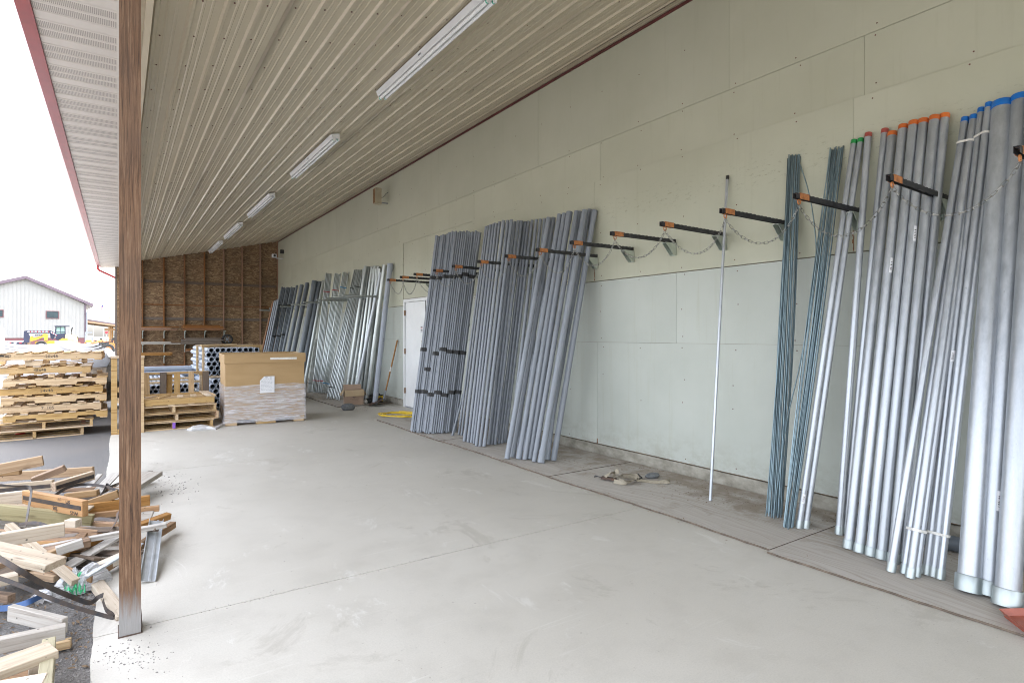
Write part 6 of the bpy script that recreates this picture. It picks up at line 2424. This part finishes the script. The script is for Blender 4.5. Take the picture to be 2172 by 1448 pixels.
# gooseneck trailer in front of the loader's bucket
o, L, s = facing('gooseneck_trailer', 'dark gooseneck trailer with red and white reflective tape left of the loader', 'trailer', 58, 80)
part('neck_beam', 'navy', [(52, 702), (58, 700.5), (107, 700.8), (121, 709), (120, 712.5), (105, 706.5), (56, 706.5)], -1.0, -.85, o, L)
part('neck_beam', 'navy', [(52, 702), (58, 700.5), (107, 700.8), (121, 709), (120, 712.5), (105, 706.5), (56, 706.5)], .85, 1.0, o, L)
part('upright', 'navy', [(51, 702), (57, 702), (64, 712), (62, 726), (50, 727)], -.98, -.6, o, L)
part('upright', 'navy', [(51, 702), (57, 702), (64, 712), (62, 726), (50, 727)], .6, .98, o, L)
part('coupler', 'navy', [(106, 707), (118, 712), (112, 720), (107, 716)], -.4, .4, o, L)
part('deck', 'navy', [(-90, 725.5), (52, 724.5), (52, 730), (-90, 731)], -1.1, 1.1, o, L)
part('deck_edge', 'whiteplastic', [(-90, 723.6), (50, 722.8), (50, 724.4), (-90, 725.2)], -1.2, 1.2, o, L)
for k in range(6):
    xq = 58.5 + 7.6 * k
    part('reflective_tape', 'whiteplastic', [(xq, 702.4), (xq + 4.6, 702.4), (xq + 4.6, 704.2), (xq, 704.2)], -1.02, -1.002, o, L)
    part('reflective_tape', 'flagred', [(xq + 4.7, 702.4), (xq + 7.4, 702.4), (xq + 7.4, 704.2), (xq + 4.7, 704.2)], -1.02, -1.002, o, L)
for k in range(3):
    xq, yq = 107.5 + 4.4 * k, 703.3 + 2.5 * k
    part('reflective_tape', 'whiteplastic', [(xq, yq), (xq + 2.6, yq + 1.5), (xq + 2.3, yq + 3.1), (xq - .3, yq + 1.6)], -1.02, -1.002, o, L)
    part('reflective_tape', 'flagred', [(xq + 2.7, yq + 1.55), (xq + 4.2, yq + 2.4), (xq + 3.9, yq + 4.0), (xq + 2.4, yq + 3.15)], -1.02, -1.002, o, L)
for k in range(12):
    xq = -80 + 11 * k
    part('reflective_tape', 'flagred' if k % 2 else 'whiteplastic', [(xq, 726.3), (xq + 5.5, 726.3), (xq + 5.5, 728.2), (xq, 728.2)], -1.115, -1.101, o, L)
for wx in (-40, -62):
    cx, cz = L(wx, 736)
    for wy in (-.9, .9):
        MB().cyl((cx, wy - .12, .40), (cx, wy + .12, .40), .40, 18).local('wheel', M['rubber'], o, 40)
part('landing_leg', 'navy', [(54, 727), (58, 727), (58, 741), (54, 741)], -.7, -.5, o, L)
part('landing_leg', 'navy', [(54, 727), (58, 727), (58, 741), (54, 741)], .5, .7, o, L)
part('round_badge', 'paper', [(62, 708.6), (65, 707.6), (68, 708.6), (68, 711), (65, 712), (62, 711)], -.99, -.982, o, L)

# white tank at the left edge
o, L, s = facing('white_tank', 'plain white container at the left picture edge behind the pallets', 'tank', 24, -14)
xa, zt = L(-50, 692)
xb, _ = L(9.5, 690)
b = MB()
b.prism([Vector((xa, 0, .02)), Vector((xb, 0, .02)), Vector((xb, 0, zt - .06)), Vector((xb - .12, 0, zt)), Vector((xa, 0, zt))], (0, 0, 0), (0, 1.2, 0))
b.local('shell', M['whiteplastic'], o)
MB().box2((xb - .42, .3, zt), (xb - .18, .6, zt + .05)).local('filler_cap', M['greymetal'], o)

# small machines on the right of the shed
def truck(name, label, t, px, w, h, m, cat='truck'):
    o, L, s = facing(name, label, cat, t, px)
    a = w * s
    z = h * s
    b = MB()
    b.prism([Vector((-a / 2, 0, .45)), Vector((a / 2, 0, .45)), Vector((a / 2, 0, z * .62)), Vector((a * .22, 0, z * .66)), Vector((a * .12, 0, z)), Vector((-a * .25, 0, z)), Vector((-a * .32, 0, z * .66)), Vector((-a / 2, 0, z * .62))], (0, -.9, 0), (0, .9, 0))
    b.local('body', M[m], o)
    MB().prism([Vector((-a * .22, 0, z * .68)), Vector((a * .15, 0, z * .68)), Vector((a * .09, 0, z * .95)), Vector((-a * .2, 0, z * .95))], (0, -.92, 0), (0, -.901, 0)).local('side_window', M['darkglass'], o)
    MB().box2((-a / 2 - .05, -.8, .42), (-a / 2 - .001, .8, .62)).local('bumper', M['greymetal'], o)
    for wx in (-.3, .3):
        for wy in (-.85, .65):
            MB().cyl((a * wx, wy, .38), (a * wx, wy + .22, .38), .38, 16).local('wheel', M['rubber'], o, 40)
    return o, L, s


truck('pickup_truck', 'red pickup truck far behind beside the carport', 75, 204, 13, 19, 'brightred')
truck('pickup_truck', 'dark blue pickup truck far behind, right of the red one', 80, 215, 14, 22, 'navy')
o, L, s = facing('utility_machine', 'grey utility machine with a yellow box beside the shed corner', 'machine', 60, 190)
part('body', 'greymetal', [(180, 711), (197, 711), (199, 722), (196, 727), (180, 726)], -.5, .5, o, L)
part('yellow_box', 'yellow', [(181.5, 721), (194, 721), (194, 727), (182, 726)], -.62, -.501, o, L)
part('cab_frame', 'greymetal', [(180, 704), (196, 704), (196, 706), (182, 706), (182, 711), (180, 711)], -.5, .5, o, L)
for px in (184, 196):
    cx, cz = L(px, 733)
    MB().cyl((cx, -.55, .36), (cx, -.3, .36), .36, 16).local('wheel', M['rubber'], o, 40)
    MB().cyl((cx, .3, .36), (cx, .55, .36), .36, 16).local('wheel', M['rubber'], o, 40)


def tractor(t, px, label, seat=True):
    o, L, s = facing('garden_tractor', label, 'tractor', t, px, 'orange tractors beside the carport')
    for wx, r in ((-.62, .30), (.55, .42)):
        for wy in (-.5, .36):
            wl = MB().lathe([(r * .5, -.09), (r * .94, -.1), (r, -.05), (r, .05), (r * .94, .1), (r * .5, .09)], 18, Matrix.Translation((wx, wy, r)) @ Matrix.Rotation(R(90), 4, 'X'), close=True).local('wheel', M['rubber'], o, 40)
            MB().cyl((wx, wy - .07, r), (wx, wy + .07, r), r * .52, 14).local('rim', M['torange'], wl, 40)
    MB().prism([Vector((-1.0, 0, .35)), Vector((.1, 0, .4)), Vector((.1, 0, .92)), Vector((-.75, 0, .9)), Vector((-1.0, 0, .72))], (0, -.3, 0), (0, .3, 0)).local('hood', M['torange'], o)
    MB().prism([Vector((.15, 0, .5)), Vector((.95, 0, .5)), Vector((1.0, 0, .85)), Vector((.75, 0, .95)), Vector((.3, 0, .9))], (0, -.48, 0), (0, .48, 0)).local('fender', M['torange'], o)
    MB().prism([Vector((.35, 0, .9)), Vector((.85, 0, .9)), Vector((.92, 0, 1.3)), Vector((.8, 0, 1.32)), Vector((.72, 0, 1.02)), Vector((.35, 0, 1.0))], (0, -.22, 0), (0, .22, 0)).local('seat', M['rubber'], o)
    MB().tube([(.2, 0, .9), (.12, 0, 1.15)], .03, 6).local('steering_column', M['rubber'], o)
    for yy in (-.4, .4):
        MB().tube([(.95, yy, .8), (1.0, yy, 1.9)], .035, 6).local('roll_bar', M['rubber'], o)
    for yy in (-.35, .35):
        MB().tube([(-.1, yy, .95), (-.9, yy, 1.0), (-1.35, yy, .35)], .05, 6).local('loader_arm', M['torange'], o)
    MB().prism([Vector((-1.3, 0, .15)), Vector((-1.75, 0, .12)), Vector((-1.7, 0, .45)), Vector((-1.35, 0, .5))], (0, -.6, 0), (0, .6, 0)).local('bucket', M['torange'], o)
    return o


tractor(46, 212, 'orange garden tractor nearest the camera, with a front bucket')
tractor(54, 233, 'orange garden tractor partly behind the wooden post')
tractor(64, 222, 'orange garden tractor farther back under the carport edge')
o, L, s = facing('round_sign', 'small red sign on a thin pole in front of the carport', 'sign', 70, 225.5)
part('sign_plate', 'flagred', [(222.5, 702.5), (229, 702), (229.5, 705), (226, 708.5), (222.5, 706)], -.02, .02, o, L)
MB().cyl((0, .05, 0), (0, .05, L(225, 705)[1]), .035, 8).local('pole', M['greymetal'], o, 40)

# flag, poles
o, L, s = facing('flag_pole', 'tall flag pole with a striped flag beyond the carport', 'flag', 130, 219)
_, zt = L(219, 644)
MB().cyl((0, 0, 0), (0, 0, zt), .07, 8).local('pole', M['greymetal'], o, 40)
part('blue_canton', 'flagblue', [(219, 645.5), (216.8, 647), (214, 651), (219, 651)], -.03, .03, o, L)
for k, m in enumerate(('flagred', 'whiteplastic', 'flagred', 'whiteplastic', 'flagred')):
    part('stripe', m, [(219 - 1.2 * (k > 1), 651.2 + 1.6 * k), (213.6 - .3 * k, 651.4 + 1.6 * k), (213.3 - .3 * k, 652.8 + 1.6 * k), (219 - 1.2 * (k > 1), 652.7 + 1.6 * k)], -.02, .02, o, L)
for px, t, top, l in ((232, 120, 667, 'thick wooden utility pole beyond the carport roof'), (198, 190, 672, 'thin distant utility pole left of the flag')):
    o, L, s = facing('utility_pole', l, 'pole', t, px)
    _, zt = L(px, top)
    MB().cyl((0, 0, 0), (0, 0, zt), .14 if px > 200 else .12, 8).local('shaft', M['oldwood'], o, 40)
    MB().box((0, -.2, zt - .6), (1.6, .1, .12)).local('cross_arm', M['oldwood'], o)
o, L, s = facing('yard_lamp', 'thin lamp mast behind the shed roof', 'lamp', 105, 152)
_, zt = L(152, 617)
MB().cyl((0, 14, 0), (0, 14, zt + 1.0), .06, 6).local('mast', M['greymetal'], o, 40)
MB().box((-.3, 14, zt + .9), (.5, .15, .1)).local('lamp_head', M['greymetal'], o)
for px in (246, 252):
    pass
o, L, s = facing('white_bags', 'pale heap of white sacks beyond the sheet stack', 'sacks', 30, 205)
for k, (dx, dz) in enumerate(((-.5, .0), (.1, .05), (.6, 0), (-.2, .35), (.35, .36))):
    MB().lathe([(1e-3, .5), (.2, .47), (.34, .3), (.36, .12), (.3, 0), (1e-3, 0)], 12, Matrix.Translation((dx, 0, dz)) @ Matrix.Diagonal((1, .7, 1, 1))).local('sack', M['paper'], o, 60)
lt = MB()
rn = random.Random(33)
for _ in range(1600):
    x, y = -rn.uniform(.08, .95), rn.uniform(3.2, 6.6)
    l, a = rn.uniform(.01, .05), rn.uniform(0, 6.3)
    d = Vector((math.cos(a), math.sin(a), rn.uniform(-.1, .3))) * l
    n_ = Vector((-d.y, d.x, 0)).normalized() * rn.uniform(.002, .007)
    p = Vector((x, y, -.029 + rn.uniform(.003, .02)))
    lt.add([p - d / 2, p + n_, p + d / 2, p - n_ + Vector((0, 0, .004))], [(0, 1, 2), (0, 2, 3)])
tag(lt.build('wood_debris', M['leaf']), kind='stuff')
# grass between the yard and the pallets
gr = MB()
rn = random.Random(4)
for _ in range(2600):
    px, t = rn.uniform(-60, 262), rn.uniform(15, 23)
    p = T(px, 711, t)
    p.z = -.03
    h, a = rn.uniform(.06, .22), rn.uniform(0, 6.3)
    w_ = Vector((math.cos(a), math.sin(a), 0)) * .012
    tip = p + Vector((rn.uniform(-.06, .06), rn.uniform(-.06, .06), h))
    gr.add([p - w_, p + w_, tip], [(0, 1, 2)])
tag(gr.build('grass', M['grassmat']), kind='stuff')
